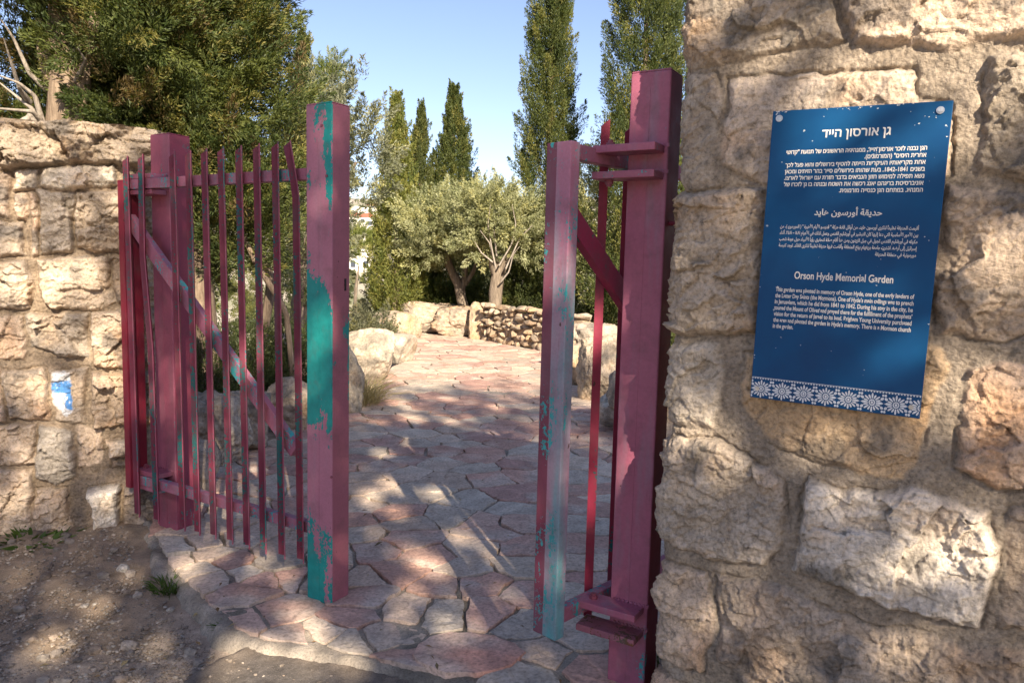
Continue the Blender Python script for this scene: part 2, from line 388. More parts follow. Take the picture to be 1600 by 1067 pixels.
# ---- the wall on the right that carries the sign
RW_ANG = math.radians(30.5)
RW_D = np.array([math.cos(RW_ANG), -math.sin(RW_ANG), 0]); RW_N = np.array([-math.sin(RW_ANG), -math.cos(RW_ANG), 0])
_r = at(1047, 600, 2.45); RW_C = np.array([_r[0], _r[1], 0.0])
RW = [
 ([(1040,-60),(1303,-60),(1308,30),(1316,63),(1207,83),(1141,96),(1070,109),(1050,61)], (.40,.34,.27), .020, .9),
 ([(1315,-60),(1660,-60),(1660,55),(1560,75),(1480,90),(1420,70),(1330,66),(1314,30)], LIME, .022, .7),
 ([(1139,119),(1278,109),(1430,106),(1445,147),(1485,162),(1480,283),(1192,293),(1129,263),(1134,167)], (.50,.42,.34), .014, .6),
 ([(1055,116),(1124,110),(1126,167),(1121,228),(1106,286),(1055,290)], GREY, .010, .7),
 ([(1548,90),(1690,78),(1690,280),(1600,285),(1530,275),(1520,262),(1535,190)], (.30,.26,.21), .024, .9),
 ([(1035,302),(1125,298),(1192,302),(1188,420),(1180,520),(1130,528),(1035,520)], (.44,.37,.29), .030, 1.1),
 ([(1484,297),(1560,302),(1690,322),(1690,520),(1560,522),(1470,525),(1460,440)], (.46,.37,.28), .028, 1.0),
 ([(1200,306),(1470,306),(1452,520),(1192,522)], LIME, .008, .3),
 ([(1035,540),(1131,538),(1136,604),(1114,663),(1035,673)], (.50,.44,.36), .022, .8),
 ([(1168,560),(1165,640),(1205,690),(1262,722),(1330,735),(1412,748),(1440,705),(1455,640),(1485,575),(1462,545),(1300,535)], (.49,.365,.235), .012, .7),
 ([(1510,582),(1563,565),(1690,570),(1690,765),(1545,768),(1497,722),(1503,650)], ROSY, .028, .9),
 ([(1035,693),(1120,683),(1153,713),(1203,727),(1225,757),(1217,836),(1193,880),(1119,871),(1035,836)], (.44,.38,.31), .022, 1.0),
 ([(1257,752),(1326,772),(1425,762),(1539,802),(1558,856),(1524,979),(1440,965),(1366,935),(1287,905),(1242,880)], (.64,.58,.50), .034, 1.2),
 ([(1116,895),(1168,905),(1227,915),(1297,950),(1366,974),(1464,994),(1514,1011),(1690,1010),(1690,1180),(1180,1180),(1160,1060),(1122,1030)], (.40,.33,.26), .026, 1.1),
 ([(1035,880),(1104,895),(1113,935),(1113,1000),(1095,1050),(1035,1040)], LIME, .018, .9),
 ([(1575,800),(1690,790),(1690,990),(1560,985),(1570,900)], (.42,.34,.26), .012, .7),
 ([(1035,1062),(1100,1072),(1150,1180),(1035,1180)], ROSY, .02, .9),
]
def wrap(poly):
    return [((-.13 if s < .05 else s), z) for s, z in poly]
_st = [(wrap(px_poly(p, RW_C, RW_D, RW_N)), c, pr, rl, .028) for p, c, pr, rl in RW]
_rg = random.Random(4); _z = -.1
while _z < 2.5:
    hgt = _rg.uniform(.22, .36)
    _st.append(([(-.50, _z+.02), (-.17, _z+.03), (-.17, _z+hgt-.02), (-.50, _z+hgt-.01)], LIME, .02, .9, .03)); _z += hgt
for (a, b, lo, hi) in [(1.36, 1.8, .5, .9), (1.40, 1.9, .95, 1.5), (1.36, 1.85, 1.55, 2.0), (1.42, 1.95, 2.05, 2.5)]:
    _st.append(([(a, lo), (b, lo+.02), (b, hi), (a+.02, hi-.02)], LIME, .02, .9, .03))
wall_r = masonry('stone_wall', RW_C[:2], RW_D[:2], RW_N, np.array([-RW_N[0], -RW_N[1]]), -RW_D, 1.95, .5, -.15, 2.66, .0040, _st, (.36, .295, .225), 11, cap=.058, rscale=.62, pscale=.95, grow=.006)
tag(wall_r, 'tall tan wall of big rough limestone blocks that carries the blue sign', 'wall')

# ---- the lower wall on the left, with its trail mark and rough coping
_a = np.array([-2.20, 4.44, 0.0]); _b = np.array([-3.02, 4.12, 0.0])
LW_C = _a; LW_D = (_b-_a)/np.linalg.norm(_b-_a); LW_N = np.array([-LW_D[1], LW_D[0], 0.0])
if LW_N[1] > 0: LW_N = -LW_N
LW_B = -LW_N[:2]; LW_END = -LW_D
LW = [
 ([(-90,190),(250,190),(250,264),(185,258),(120,258),(60,262),(20,266),(-90,270)], (.36,.30,.23), .062, 1.6),
 ([(20,268),(61,266),(62,298),(20,300)], PALE, .035, .7), ([(66,265),(182,261),(187,290),(120,297),(66,293)], (.58,.52,.43), .045, .8),
 ([(-90,274),(16,272),(16,338),(-90,340)], LIME, .03, .8), ([(24,305),(44,303),(48,330),(40,345),(24,342)], LIME, .02, .8),
 ([(47,303),(58,303),(62,398),(50,403)], LIME, .02, .7), ([(62,300),(120,299),(115,395),(65,398)], GREY, .035, 1.1),
 ([(124,300),(215,300),(215,380),(150,396),(122,388)], (.42,.35,.27), .04, 1.3), ([(-90,345),(34,348),(38,400),(-90,405)], (.50,.42,.33), .03, .9),
 ([(-90,412),(40,410),(55,440),(50,482),(-90,490)], (.46,.39,.31), .035, 1.0), ([(60,407),(168,402),(178,470),(150,482),(80,480),(63,450)], (.52,.43,.33), .04, 1.0),
 ([(174,402),(220,395),(220,480),(182,472)], (.46,.36,.26), .03, .9), ([(40,492),(138,486),(136,558),(90,553),(45,545)], GREY, .035, 1.3),
 ([(142,488),(220,482),(220,575),(144,570)], (.44,.36,.28), .045, 1.1), ([(-90,496),(35,494),(37,560),(-90,565)], LIME, .02, .8),
 ([(6,582),(71,577),(77,655),(15,652)], (.50,.41,.32), .035, .9), ([(76,577),(136,572),(136,662),(86,656)], (.44,.37,.29), .022, .5),
 ([(144,580),(220,582),(220,660),(150,668)], (.45,.36,.27), .045, 1.2), ([(-90,580),(0,580),(8,655),(-90,660)], LIME, .02, .9),
 ([(-90,662),(54,662),(57,722),(-90,728)], (.48,.39,.30), .03, .9), ([(60,666),(112,671),(118,744),(85,757),(58,740)], (.32,.29,.25), .035, .9),
 ([(120,662),(160,670),(158,720),(124,726)], LIME, .015, 1.1), ([(166,686),(212,686),(212,711),(169,712)], PALE, .05, .8), ([(176,716),(212,717),(212,728),(176,727)], LIME, .035, .8),
 ([(-90,732),(50,732),(52,845),(-90,850)], (.45,.37,.29), .03, 1.0), ([(55,766),(105,761),(118,845),(95,870),(55,850)], (.50,.40,.30), .04, 1.0),
 ([(140,762),(188,752),(192,838),(150,848)], (.60,.56,.50), .075, .8), ([(196,757),(250,750),(250,840),(198,840)], (.42,.34,.26), .03, 1.2),
]
def wrapl(poly): return [((-.12 if s < .06 else s), z) for s, z in poly]
_sl = [(wrapl(px_poly(p, LW_C, LW_D, LW_N)), c, pr, rl, .022) for p, c, pr, rl in LW]
_z = -.1
while _z < 2.1:
    hgt = _rg.uniform(.16, .28); _sl.append(([(-.44, _z+.02), (-.16, _z+.02), (-.16, _z+hgt-.015), (-.44, _z+hgt-.01)], LIME, .03, 1.0, .03)); _z += hgt
_z = -.2
while _z < 2.0:
    hgt = _rg.uniform(.15, .27); _s = .93+_rg.uniform(0, .05)
    while _s < 2.6:
        wd = _rg.uniform(.16, .42); _sl.append(([(_s, _z+.01), (_s+wd-.02, _z+_rg.uniform(0, .02)), (_s+wd-.025, _z+hgt-.015), (_s+.01, _z+hgt-_rg.uniform(.01, .03))], _rg.choice([LIME, PALE, GREY, ROSY]), _rg.uniform(.025, .045), 1.0, .022)); _s += wd
    _z += hgt
_sl.append(([(.9, 2.07), (2.65, 2.07), (2.65, 2.5), (.9, 2.5)], (.36, .30, .23), .062, 1.6, .022))
_sl.append(([(-.44, 2.06), (-.05, 2.06), (-.05, 2.5), (-.44, 2.5)], (.36, .30, .23), .06, 1.6, .03))
def trail_mark(P2, col, seed):
    w = pad3(P2); q = P2+np.column_stack([fbm(w, 40, 3, seed=5), fbm(w+2, 40, 3, seed=6)])*.010
    box = px_poly([(83,580),(111,580),(111,612),(117,640),(106,650),(82,628)], LW_C, LW_D, LW_N)
    blue = px_poly([(82,597),(112,594),(113,612),(116,641),(104,637),(102,613),(82,612)], LW_C, LW_D, LW_N)
    wear = fbm(w, 60, 4, seed=9)
    m = (sstep(-.004, .004, sdf_poly(q, box))*sstep(-.75, -.5, wear))[:, None]
    col = col*(1-m)+m*np.array([.74, .74, .74])
    m = (sstep(-.003, .003, sdf_poly(q, blue))*sstep(-.6, -.3, wear))[:, None]
    return col*(1-m*.92)+m*.92*np.array([.05, .25, .62])
wall_l = masonry('stone_wall', LW_C[:2], LW_D[:2], LW_N, LW_B, LW_END, 2.6, .45, -.25, 2.345, .0052, _sl, (.33, .255, .18), 23, marks=trail_mark, rough=1.5, rscale=.95, pscale=1.25, grow=.007)
tag(wall_l, 'rough stone wall with a white and blue trail mark and a crumbling coping', 'wall')
# ------------------------------------------------------------------ gate: posts and two leaves
GA = math.radians(31)
G_D = Vector((math.cos(GA), -math.sin(GA), 0)); G_N = Vector((-math.sin(GA), -math.cos(GA), 0))      # along the gate line, outwards
def frame_m(loc, xdir):
    x = Vector(xdir).normalized(); z = Vector((0, 0, 1)); y = z.cross(x)
    m = Matrix((x, y, z)).transposed().to_4x4(); m.translation = Vector(loc); return m
M_BOLT = plain_mat('painted_bolt', (.22, .05, .08), .5)
M_RUST = plain_mat('rusty_plate_paint', (.20, .07, .04), .75, bscale=18, var=.6)

def post(loc, w, t, h, mat, label, tilt=(0, 0)):
    """hollow steel post; local x along the gate line, local -y towards the viewer's side; origin at the foot of its front right corner"""
    M = frame_m(loc, G_D) @ Matrix.Rotation(tilt[0], 4, 'X') @ Matrix.Rotation(tilt[1], 4, 'Y')
    bm = bmesh.new()
    bm_box(bm, (-w/2, t/2, h/2-.1), (w, t, h+.2), bev=.006, seg=3)
    # weld seam line and a shallow cap plate
    bm_box(bm, (-w*.5, -.0002, h*.5), (.0022, .0016, h*.98), bev=0)
    bm_box(bm, (-w/2, t/2, h+.003), (w-.004, t-.004, .006), bev=.002, seg=1)
    o = from_bm('gate_post', bm, mat); o.matrix_world = M
    return tag(o, label, 'gate post', 'posts of the gate')
def sub(parent, name, bm, mat): return from_bm(name, bm, mat, parent)

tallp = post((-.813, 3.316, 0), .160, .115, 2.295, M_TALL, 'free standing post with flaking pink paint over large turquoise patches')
bm = bmesh.new(); bm_box(bm, (.0, .085, 1.50), (.004, .012, .055), bev=.001); sub(tallp, 'latch_slot', bm, plain_mat('dark_slot', (.02, .01, .01), .8))
for k, zz in enumerate((2.20, 1.98, .62)):
    bm = bmesh.new(); bm_cyl(bm, (-.06+.03*k, -.002, zz), .006, .006, Matrix.Rotation(math.pi/2, 4, 'X'), 10); sub(tallp, 'rivet', bm, M_BOLT)

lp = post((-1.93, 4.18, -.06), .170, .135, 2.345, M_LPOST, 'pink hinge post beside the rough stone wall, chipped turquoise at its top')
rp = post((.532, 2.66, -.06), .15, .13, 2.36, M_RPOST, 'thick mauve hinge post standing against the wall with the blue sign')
M_RUSTY = paint_mat('rust_stained_mauve_paint', (.33, .13, .17), (.16, .06, .025), .55, None, 2.7, .3, .3)
def hinge_pair(pst, w, zc, gap, sign, mats, dz=0):
    """two welded plates that hold a leaf's rail between them"""
    for k, up in enumerate((1, -1)):
        bm = bmesh.new()
        bm_box(bm, (-w/2-sign*.055, -.045, zc+up*gap/2), (.235, .10, .027 if up > 0 else .026), bev=.003)
        for q in range(9): bm_cyl(bm, (-w*.85+q*.016, -.001, zc+up*(gap/2)+.015), .006, .012, Matrix.Rotation(.4*q, 4, 'Y'), 6)
        pl = sub(pst, 'hinge_plate', bm, mats[k])
        bm = bmesh.new(); bm_cyl(bm, (-w/2-sign*.125, -.045, zc+up*(gap/2+.020)), .016, .016, None, 6); bm_cyl(bm, (-w/2-sign*.125, -.045, zc+up*(gap/2+.030)), .010, .012, None, 10)
        sub(pl, 'bolt', bm, M_BOLT)
hinge_pair(lp, .17, 2.065, .086, 1, (M_RAIL, M_LPOST)); hinge_pair(lp, .17, .375, .086, 1, (M_LPOST, M_RAIL))
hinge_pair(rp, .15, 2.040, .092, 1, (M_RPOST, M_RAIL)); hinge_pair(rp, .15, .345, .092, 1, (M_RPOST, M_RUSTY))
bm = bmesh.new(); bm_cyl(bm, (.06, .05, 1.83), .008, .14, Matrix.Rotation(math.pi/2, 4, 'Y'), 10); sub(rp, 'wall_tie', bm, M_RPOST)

def picket(x, zb, zt, bends, y0, mat, parent):
    """angle-iron picket, its V open to the outside, slanted cut at the top; bends = [(height, dx)]"""
    zs = np.unique(np.concatenate([np.linspace(zb, zt, 14), [b[0] for b in bends]])) if bends else np.linspace(zb, zt, 6)
    dx = np.interp(zs, [b[0] for b in bends], [b[1] for b in bends]) if bends else np.zeros(len(zs))
    w, dpt, t = .0222, .020, .004
    prof = np.array([(-w, -dpt), (0, 0), (w, -dpt), (w-t*.3, -dpt-t*.9), (0, -t*1.5), (-w+t*.3, -dpt-t*.9)])   # x across, y towards the outside
    prof = np.array([(-w+.002, -dpt-.003), (0, -t*.6), (w-.002, -dpt-.003), (w+.0025, -dpt+.001), (0, t), (-w-.0025, -dpt+.001)])
    n = len(prof); V = []
    for k, zz in enumerate(zs):
        for (px, py) in prof:
            zo = zz
            if k == len(zs)-1: zo = zz-.028*(.5-px/(2*w))-(.012 if py < -.01 else 0)
            if k == 0: zo = zz-.02*(px/(2*w))
            V.append((x+dx[k]+px, y0+py, zo))
    m = len(zs); i = np.arange(m*n).reshape(m, n)
    q = np.stack([i[:-1], np.roll(i, -1, 1)[:-1], np.roll(i, -1, 1)[1:], i[1:]], -1).reshape(-1, 4)
    caps = [np.array([[i[-1, 0], i[-1, 1], i[-1, 4], i[-1, 5]], [i[-1, 1], i[-1, 2], i[-1, 3], i[-1, 4]]]), np.array([[i[0, 5], i[0, 4], i[0, 1], i[0, 0]], [i[0, 4], i[0, 3], i[0, 2], i[0, 1]]])]
    o = mk('picket', np.array(V), [q]+caps, mat, smooth=False, parent=parent)
    o.data.materials.append(M_PICKT); o.data.materials.append(M_RIM)
    for k in range(len(q)):
        o.data.polygons[k].material_index = (1, 0, 2, 0, 0, 2)[k % 6]
    return o

def leaf(loc, xdir, length, pickets, label, picket_y, stile_mat, rail_len, zlo=.285, zhi=2.005):
    """gate leaf; local x from the hinge tail to the free end, local -y is its outer face; z up from the ground"""
    r = empty('gate_leaf', label=label, cat='gate leaf', group='leaves of the gate', M=frame_m(loc, xdir))
    bm = bmesh.new(); bm_box(bm, (.025, .012, (zlo+zhi)/2), (.05, .11, zhi-zlo+.05), bev=.004); sub(r, 'stile', bm, stile_mat)
    for zz in (zhi, zlo+.03):
        bm = bmesh.new(); bm_box(bm, (.05+rail_len/2, 0, zz), (rail_len, .042, .054), bev=.003); sub(r, 'rail', bm, M_RAIL)
    a = Vector((.05, 0, zhi-.20)); b = Vector((min(rail_len, 1.36), 0, zlo+.40)); d = b-a; L = d.length
    ang = math.atan2(d.z, d.x); bm = bmesh.new()
    bm_box(bm, (0, .004, 0), (L+.03, .036, .075), bev=.003); bmesh.ops.rotate(bm, verts=bm.verts, cent=(0, 0, 0), matrix=Matrix.Rotation(-ang, 3, 'Y')); bmesh.ops.translate(bm, verts=bm.verts, vec=(a+b)/2)
    sub(r, 'brace', bm, M_RAIL if stile_mat is M_DKRED else M_RED2)
    for p in pickets: picket(*p, picket_y, M_PICK, r)
    return r
M_RED2 = paint_mat('red_brace_paint', (.30, .03, .08), (.02, .10, .10), .60, None, 5.5, .3, .3)
# closed left leaf: pickets read off the photograph and carried onto the leaf's own plane
L_loc = Vector((-1.93, 4.18, 0)) + G_N*.082 - G_D*.292
_pn = np.array(G_N); _pp = np.array(L_loc)+_pn*.035; _gd = np.array(G_D)
tops = [(197,241),(221,238),(270,234),(295,232),(320,229),(346,226),(374,224),(402,221),(431,218),(450,216)]
bots = [(216,804),(246,813),(287,825),(310,832),(335,837),(361,845),(387,853),(413,860),(442,868),(471,875)]
PK = []
for k, (tp, bt) in enumerate(zip(tops, bots)):
    a = on_plane(tp[0], tp[1], _pp, _pn); b = on_plane(bt[0], bt[1], _pp, _pn)
    xa = float((a-np.array(L_loc))@_gd); xb = float((b-np.array(L_loc))@_gd); x0 = xb
    bends = [(b[2], 0.0), (a[2], xa-xb)]
    if k == 1:
        c = on_plane(236, 520, _pp, _pn); d = on_plane(224, 400, _pp, _pn)
        bends = [(b[2], 0), (c[2]-.1, float((c-np.array(L_loc))@_gd)-xb), (d[2], float((d-np.array(L_loc))@_gd)-xb), (a[2], xa-xb)]
    if k == 9:
        c = on_plane(464, 310, _pp, _pn); d = on_plane(462, 285, _pp, _pn)
        bends = [(b[2], 0), (c[2], float((c-np.array(L_loc))@_gd)-xb), (d[2], float((d-np.array(L_loc))@_gd)-xb-.005), (a[2], xa-xb)]
    PK.append((x0, float(b[2]), float(a[2]), bends))
leafL = leaf(L_loc, G_D, 1.4, PK, 'closed barred leaf of red pickets between the left hinge post and the tall flaking post', -.022, M_DKRED, 1.42)
# open right leaf: swung inwards past the post, seen nearly end-on
RX = Vector((.695, .72, 0)).normalized()
R_loc = Vector((.143, 2.585, 0)); rot = frame_m(R_loc, RX)
PR = [(.315+.152*k, .215, 2.17, []) for k in range(8)]
leafR = leaf(R_loc, RX, 1.5, PR, 'open gate leaf seen edge on, its mauve end stile in front of the right post', 0, M_STILE, 1.42)
# the open leaf has turned its outer face away from the viewer: its pickets sit on the far side
for ch in leafR.children:
    if ch.name.split('.')[0] == 'picket':
        for v in ch.data.vertices: v.co.y = .026-v.co.y
        ch.data.flip_normals()
for ch in leafR.children:
    if ch.name.split('.')[0] == 'stile':
        for v in ch.data.vertices: v.co.y -= .012
# ------------------------------------------------------------------ ground: terrain, dirt, asphalt, flagstone path
def ground_mat():
    m = Mat('garden_earth'); a = m.attr(); c = m.coords(); n = m.noise(c, 3, 8, .7); n2 = m.noise(c, 40, 6, .7)
    col = m.mix(1.0, a, m.ramp(n, [(.3, .65), (.7, 1.25)]), 'MULTIPLY'); col = m.mix(1.0, col, m.ramp(n2, [(.3, .7), (.7, 1.2)]), 'MULTIPLY')
    return m.base(col, .95, m.bump(n2, .6, .03), .1)
def dirt_mat():
    m = Mat('dirt'); c = m.coords(); a = m.attr(); n2 = m.noise(c, 160, 8, .75); n1 = m.noise(c, 14, 6, .6)
    vo = m.n('TexVoronoi'); m.t.links.new(c, vo.inputs['Vector']); vo.inputs['Scale'].default_value = 95
    vd = m.ramp(vo.outputs[0], [(.08, 1.0), (.30, 0.0)])
    vs = m.n('SeparateColor'); m.t.links.new(vo.outputs['Color'], vs.inputs[0]); pk = m.math('GREATER_THAN', vs.outputs[0], .62)
    peb = m.math('MULTIPLY', vd, pk)
    col = m.mix(1.0, a, m.ramp(n2, [(.3, .55), (.7, 1.35)]), 'MULTIPLY'); col = m.mix(1.0, col, m.ramp(n1, [(.3, .75), (.7, 1.2)]), 'MULTIPLY')
    col = m.mix(m.math('MULTIPLY', peb, .75), col, (.36, .30, .24))
    return m.base(col, .95, m.bump(m.math('ADD', n2, m.math('MULTIPLY', peb, .8)), .9, .008), .15)
M_DIRT = dirt_mat(); M_EARTH = ground_mat()

def terrain_z(x, y):
    r = np.maximum(0, y-24-.35*x); drop = -14*sstep(0, 60, r)
    side = -3.0*sstep(0, 14, np.maximum(0, (-x-3.2))*sstep(9, 14, y)*1.0)
    d = np.hypot(x, y); hill = 62*sstep(95, 520, d)
    far = 30*sstep(450, 1500, d)
    return -.22+drop+side+hill+far
def axis(fine, lim, n): 
    t = np.linspace(-1, 1, n); return np.sign(t)*(np.abs(t)**3)*lim+t*fine
xs = axis(20, 1900, 161); ys = axis(20, 1900, 161)+8
X, Y = np.meshgrid(xs, ys, indexing='ij'); P = np.column_stack([X.ravel(), Y.ravel()])
zt = terrain_z(P[:, 0], P[:, 1])+fbm(pad3(P), .02, 4, seed=3)*3*sstep(60, 300, np.hypot(P[:, 0], P[:, 1]))+fbm(pad3(P), .3, 3, seed=4)*.06*sstep(12, 30, P[:, 1])
far = sstep(60, 160, np.hypot(P[:, 0], P[:, 1]))[:, None]; g = sstep(-.1, .25, fbm(pad3(P), .05, 4, seed=8))[:, None]; gn = sstep(-.15, .2, fbm(pad3(P), .35, 4, seed=9))[:, None]
near_c = (1-gn)*np.array([.20, .15, .10])+gn*np.array([.10, .12, .045])
bounce_ = sstep(2.5, .8, P[:, 1])[:, None]*sstep(-22, -18, P[:, 1])[:, None]; near_c = near_c*(1-bounce_)+bounce_*np.array([.50, .42, .32])*(1+.12*gn); far_c = (1-g)*np.array([.46, .41, .33])+g*np.array([.17, .19, .10])  # unseen ground behind the viewer, paled to bounce sunlight onto the walls
mk('ground', np.column_stack([P, zt]), grid_faces(161, 161), M_EARTH, near_c*(1-far)+far_c*far)['kind'] = 'structure'

PATH_PX = [(236,868),(250,893),(296,935),(326,966),(352,992),(398,1012),(470,1020),(540,1034),(620,1062),(700,1090)]
PATH = [tuple(gp(x, y)[:2]) for x, y in PATH_PX]+[(.35, 2.42), (.62, 2.55), (.95, 3.1), (1.6, 4.2), (1.35, 7), (1.5, 10), (1.3, 14.2), (.2, 16.4), (-1.4, 17.6), (-4.5, 17.2), (-5.5, 15.5), (-3.0, 14.2), (-1.75, 12.0), (-1.95, 10.0), (-1.85, 8.0), (-2.1, 6.6), (-2.35, 5.6), (-2.3, 4.7), (-2.25, 4.35)]
PATHA = np.array(PATH)
def warp2(P, a=.05, sc=3.5, seed=77): 
    w = pad3(P); return P+np.column_stack([fbm(w, sc, 4, seed=seed), fbm(w+9, sc, 4, seed=seed+1)])*a
# dirt apron outside the gate
xs = np.arange(-7, 2.2, .022); ys = np.arange(.6, 7.0, .022); X, Y = np.meshgrid(xs, ys, indexing='ij'); P = np.column_stack([X.ravel(), Y.ravel()]); W = pad3(P)
zd = -.055+fbm(W, 1.3, 3, seed=31)*.022+fbm(W, 7, 4, seed=32)*.012+fbm(W, 45, 3, seed=33)*.005+.05*sstep(3.2, 4.1, P[:, 1])*sstep(-1.6, -2.4, P[:, 0])
cb = sstep(-.3, .4, fbm(W, 2.2, 4, seed=36))[:, None]
col = (1-cb)*np.array([.33, .25, .175])+cb*np.array([.46, .37, .285])
col *= (1+.3*fbm(W, 25, 3, seed=35))[:, None]
mk('dirt_ground', np.column_stack([P, zd]), grid_faces(len(xs), len(ys)), M_DIRT, col)['kind'] = 'structure'
# asphalt in front of the threshold
ASP = np.array([tuple(gp(x, y, -.05)[:2]) for x, y in [(402,1010),(352,1030),(300,1060),(255,1100)]]+[(-1.3, .6), (2.1, .6), (2.1, 2.6), (.2, 2.75), (-.3, 2.75)])
xs = np.arange(-1.8, 2.2, .016); ys = np.arange(.6, 3.1, .016); X, Y = np.meshgrid(xs, ys, indexing='ij'); P = np.column_stack([X.ravel(), Y.ravel()]); W = pad3(P)
dd = sdf_poly(warp2(P, .05, 5, 41), ASP)
za = -.024+.010*fbm(W, 2, 3, seed=42)+.004*fbm(W, 90, 3, seed=43)-.16*sstep(.02, -.05, dd)
ca = np.array([.17, .15, .132])*(1+.35*fbm(W, 110, 3, seed=44)+.3*fbm(W, 3, 3, seed=45))[:, None]
dust = sstep(.22, 0.0, dd+.1*fbm(W, 8, 3, seed=46))[:, None]*.6
mk('asphalt_road', np.column_stack([P, za]), grid_faces(len(xs), len(ys)), M_DIRT, ca*(1-dust)+dust*np.array([.33, .26, .19]))['kind'] = 'structure'
# mortar bed of the path
xs = np.arange(-2.75, 1.9, .02); ys = np.concatenate([np.arange(2.0, 6.0, .02), np.arange(6.0, 18.2, .08)]); X, Y = np.meshgrid(xs, ys, indexing='ij'); P = np.column_stack([X.ravel(), Y.ravel()]); W = pad3(P)
dd = sdf_poly(warp2(P, .07, 4), PATHA)
zb = (-.002+.004*sstep(3.6, 3.0, P[:, 1]))+.010*fbm(W, 5, 4, seed=51)+.006*fbm(W, 30, 3, seed=52)-.17*sstep(.035, -.07, dd)
lip = sstep(.12, .0, np.abs(dd))*(.030*fbm(W, 7, 4, seed=53)+.012*fbm(W, 26, 3, seed=57)); zb += lip
cm = np.array([.33, .285, .23])*(1+.28*fbm(W, 6, 4, seed=54)+.2*fbm(W, 70, 2, seed=55))[:, None]
mo = np.clip(fbm(W, 3, 4, seed=56)*2.4-.4, 0, .6)[:, None]; cm = cm*(1-mo)+mo*np.array([.12, .105, .075])
mk('path_bed', np.column_stack([P, zb]), grid_faces(len(xs), len(ys)), M_CONC, cm)['kind'] = 'structure'
# flagstones: seeds near the gate follow the photograph, the rest are scattered
SEEDS_PX = [(575,794),(615,804),(636,820),(636,846),(706,810),(741,787),(752,818),(766,834),(741,859),(797,797),(808,820),(818,862),(815,885),(671,873),(724,892),(626,897),(584,864),(563,836),(552,815),(745,916),(689,918),(640,953),(696,958),(762,958),(822,976),(825,934),(731,1025),(584,997),(545,972),(570,934),(563,910),(902,930),(920,910),(902,885),(906,853),(909,825),(850,1025),(906,997),(920,1046),(822,1060),(276,862),(329,867),(360,878),(273,880),(311,894),(332,909),(381,899),(413,909),(451,904),(385,930),(441,958),(434,883),(325,852),(371,846),(437,864),(507,990),(553,1004),(505,905),(520,870),(380,975),(455,1000),(610,1045),(985,960),(1000,900)]
rg = np.random.default_rng(8)
seeds = [gp(x, y)[:2] for x, y in SEEDS_PX]
ymax_px = 5.0
tries = 0
while tries < 9000:
    tries += 1
    p = np.array([rg.uniform(-6, 2.2), rg.uniform(2.0, 18.5)])
    pr_y = p[1]
    if pr_y < 4.75 and (-1.7 < p[0] < .8): continue
    dmin = rg.choice([.19, .31, .46, .62], p=[.3, .25, .25, .2])
    S = np.array(seeds); 
    if (np.hypot((S[:, 0]-p[0])*.72, (S[:, 1]-p[1])*1.08) > dmin).all(): seeds.append(p)
OVAL = SEEDS_PX.index((731,1025))
S = np.array(seeds)
ins = sdf_poly(S, PATHA)
V, Fs, Cc = [], [], []
def clip_half(poly, a, n):
    out = []
    for k in range(len(poly)):
        p, q = poly[k], poly[(k+1) % len(poly)]; dp = (p-a)@n; dq = (q-a)@n
        if dp <= 0: out.append(p)
        if (dp < 0) != (dq < 0) and abs(dp-dq) > 1e-12: out.append(p+(q-p)*dp/(dp-dq))
    return out
flag_cols = [(.44, .285, .235), (.46, .32, .265), (.49, .38, .31), (.46, .36, .295), (.40, .25, .215), (.53, .43, .35), (.40, .34, .29), (.48, .30, .245)]
nv = 0; tris = []; quads = []
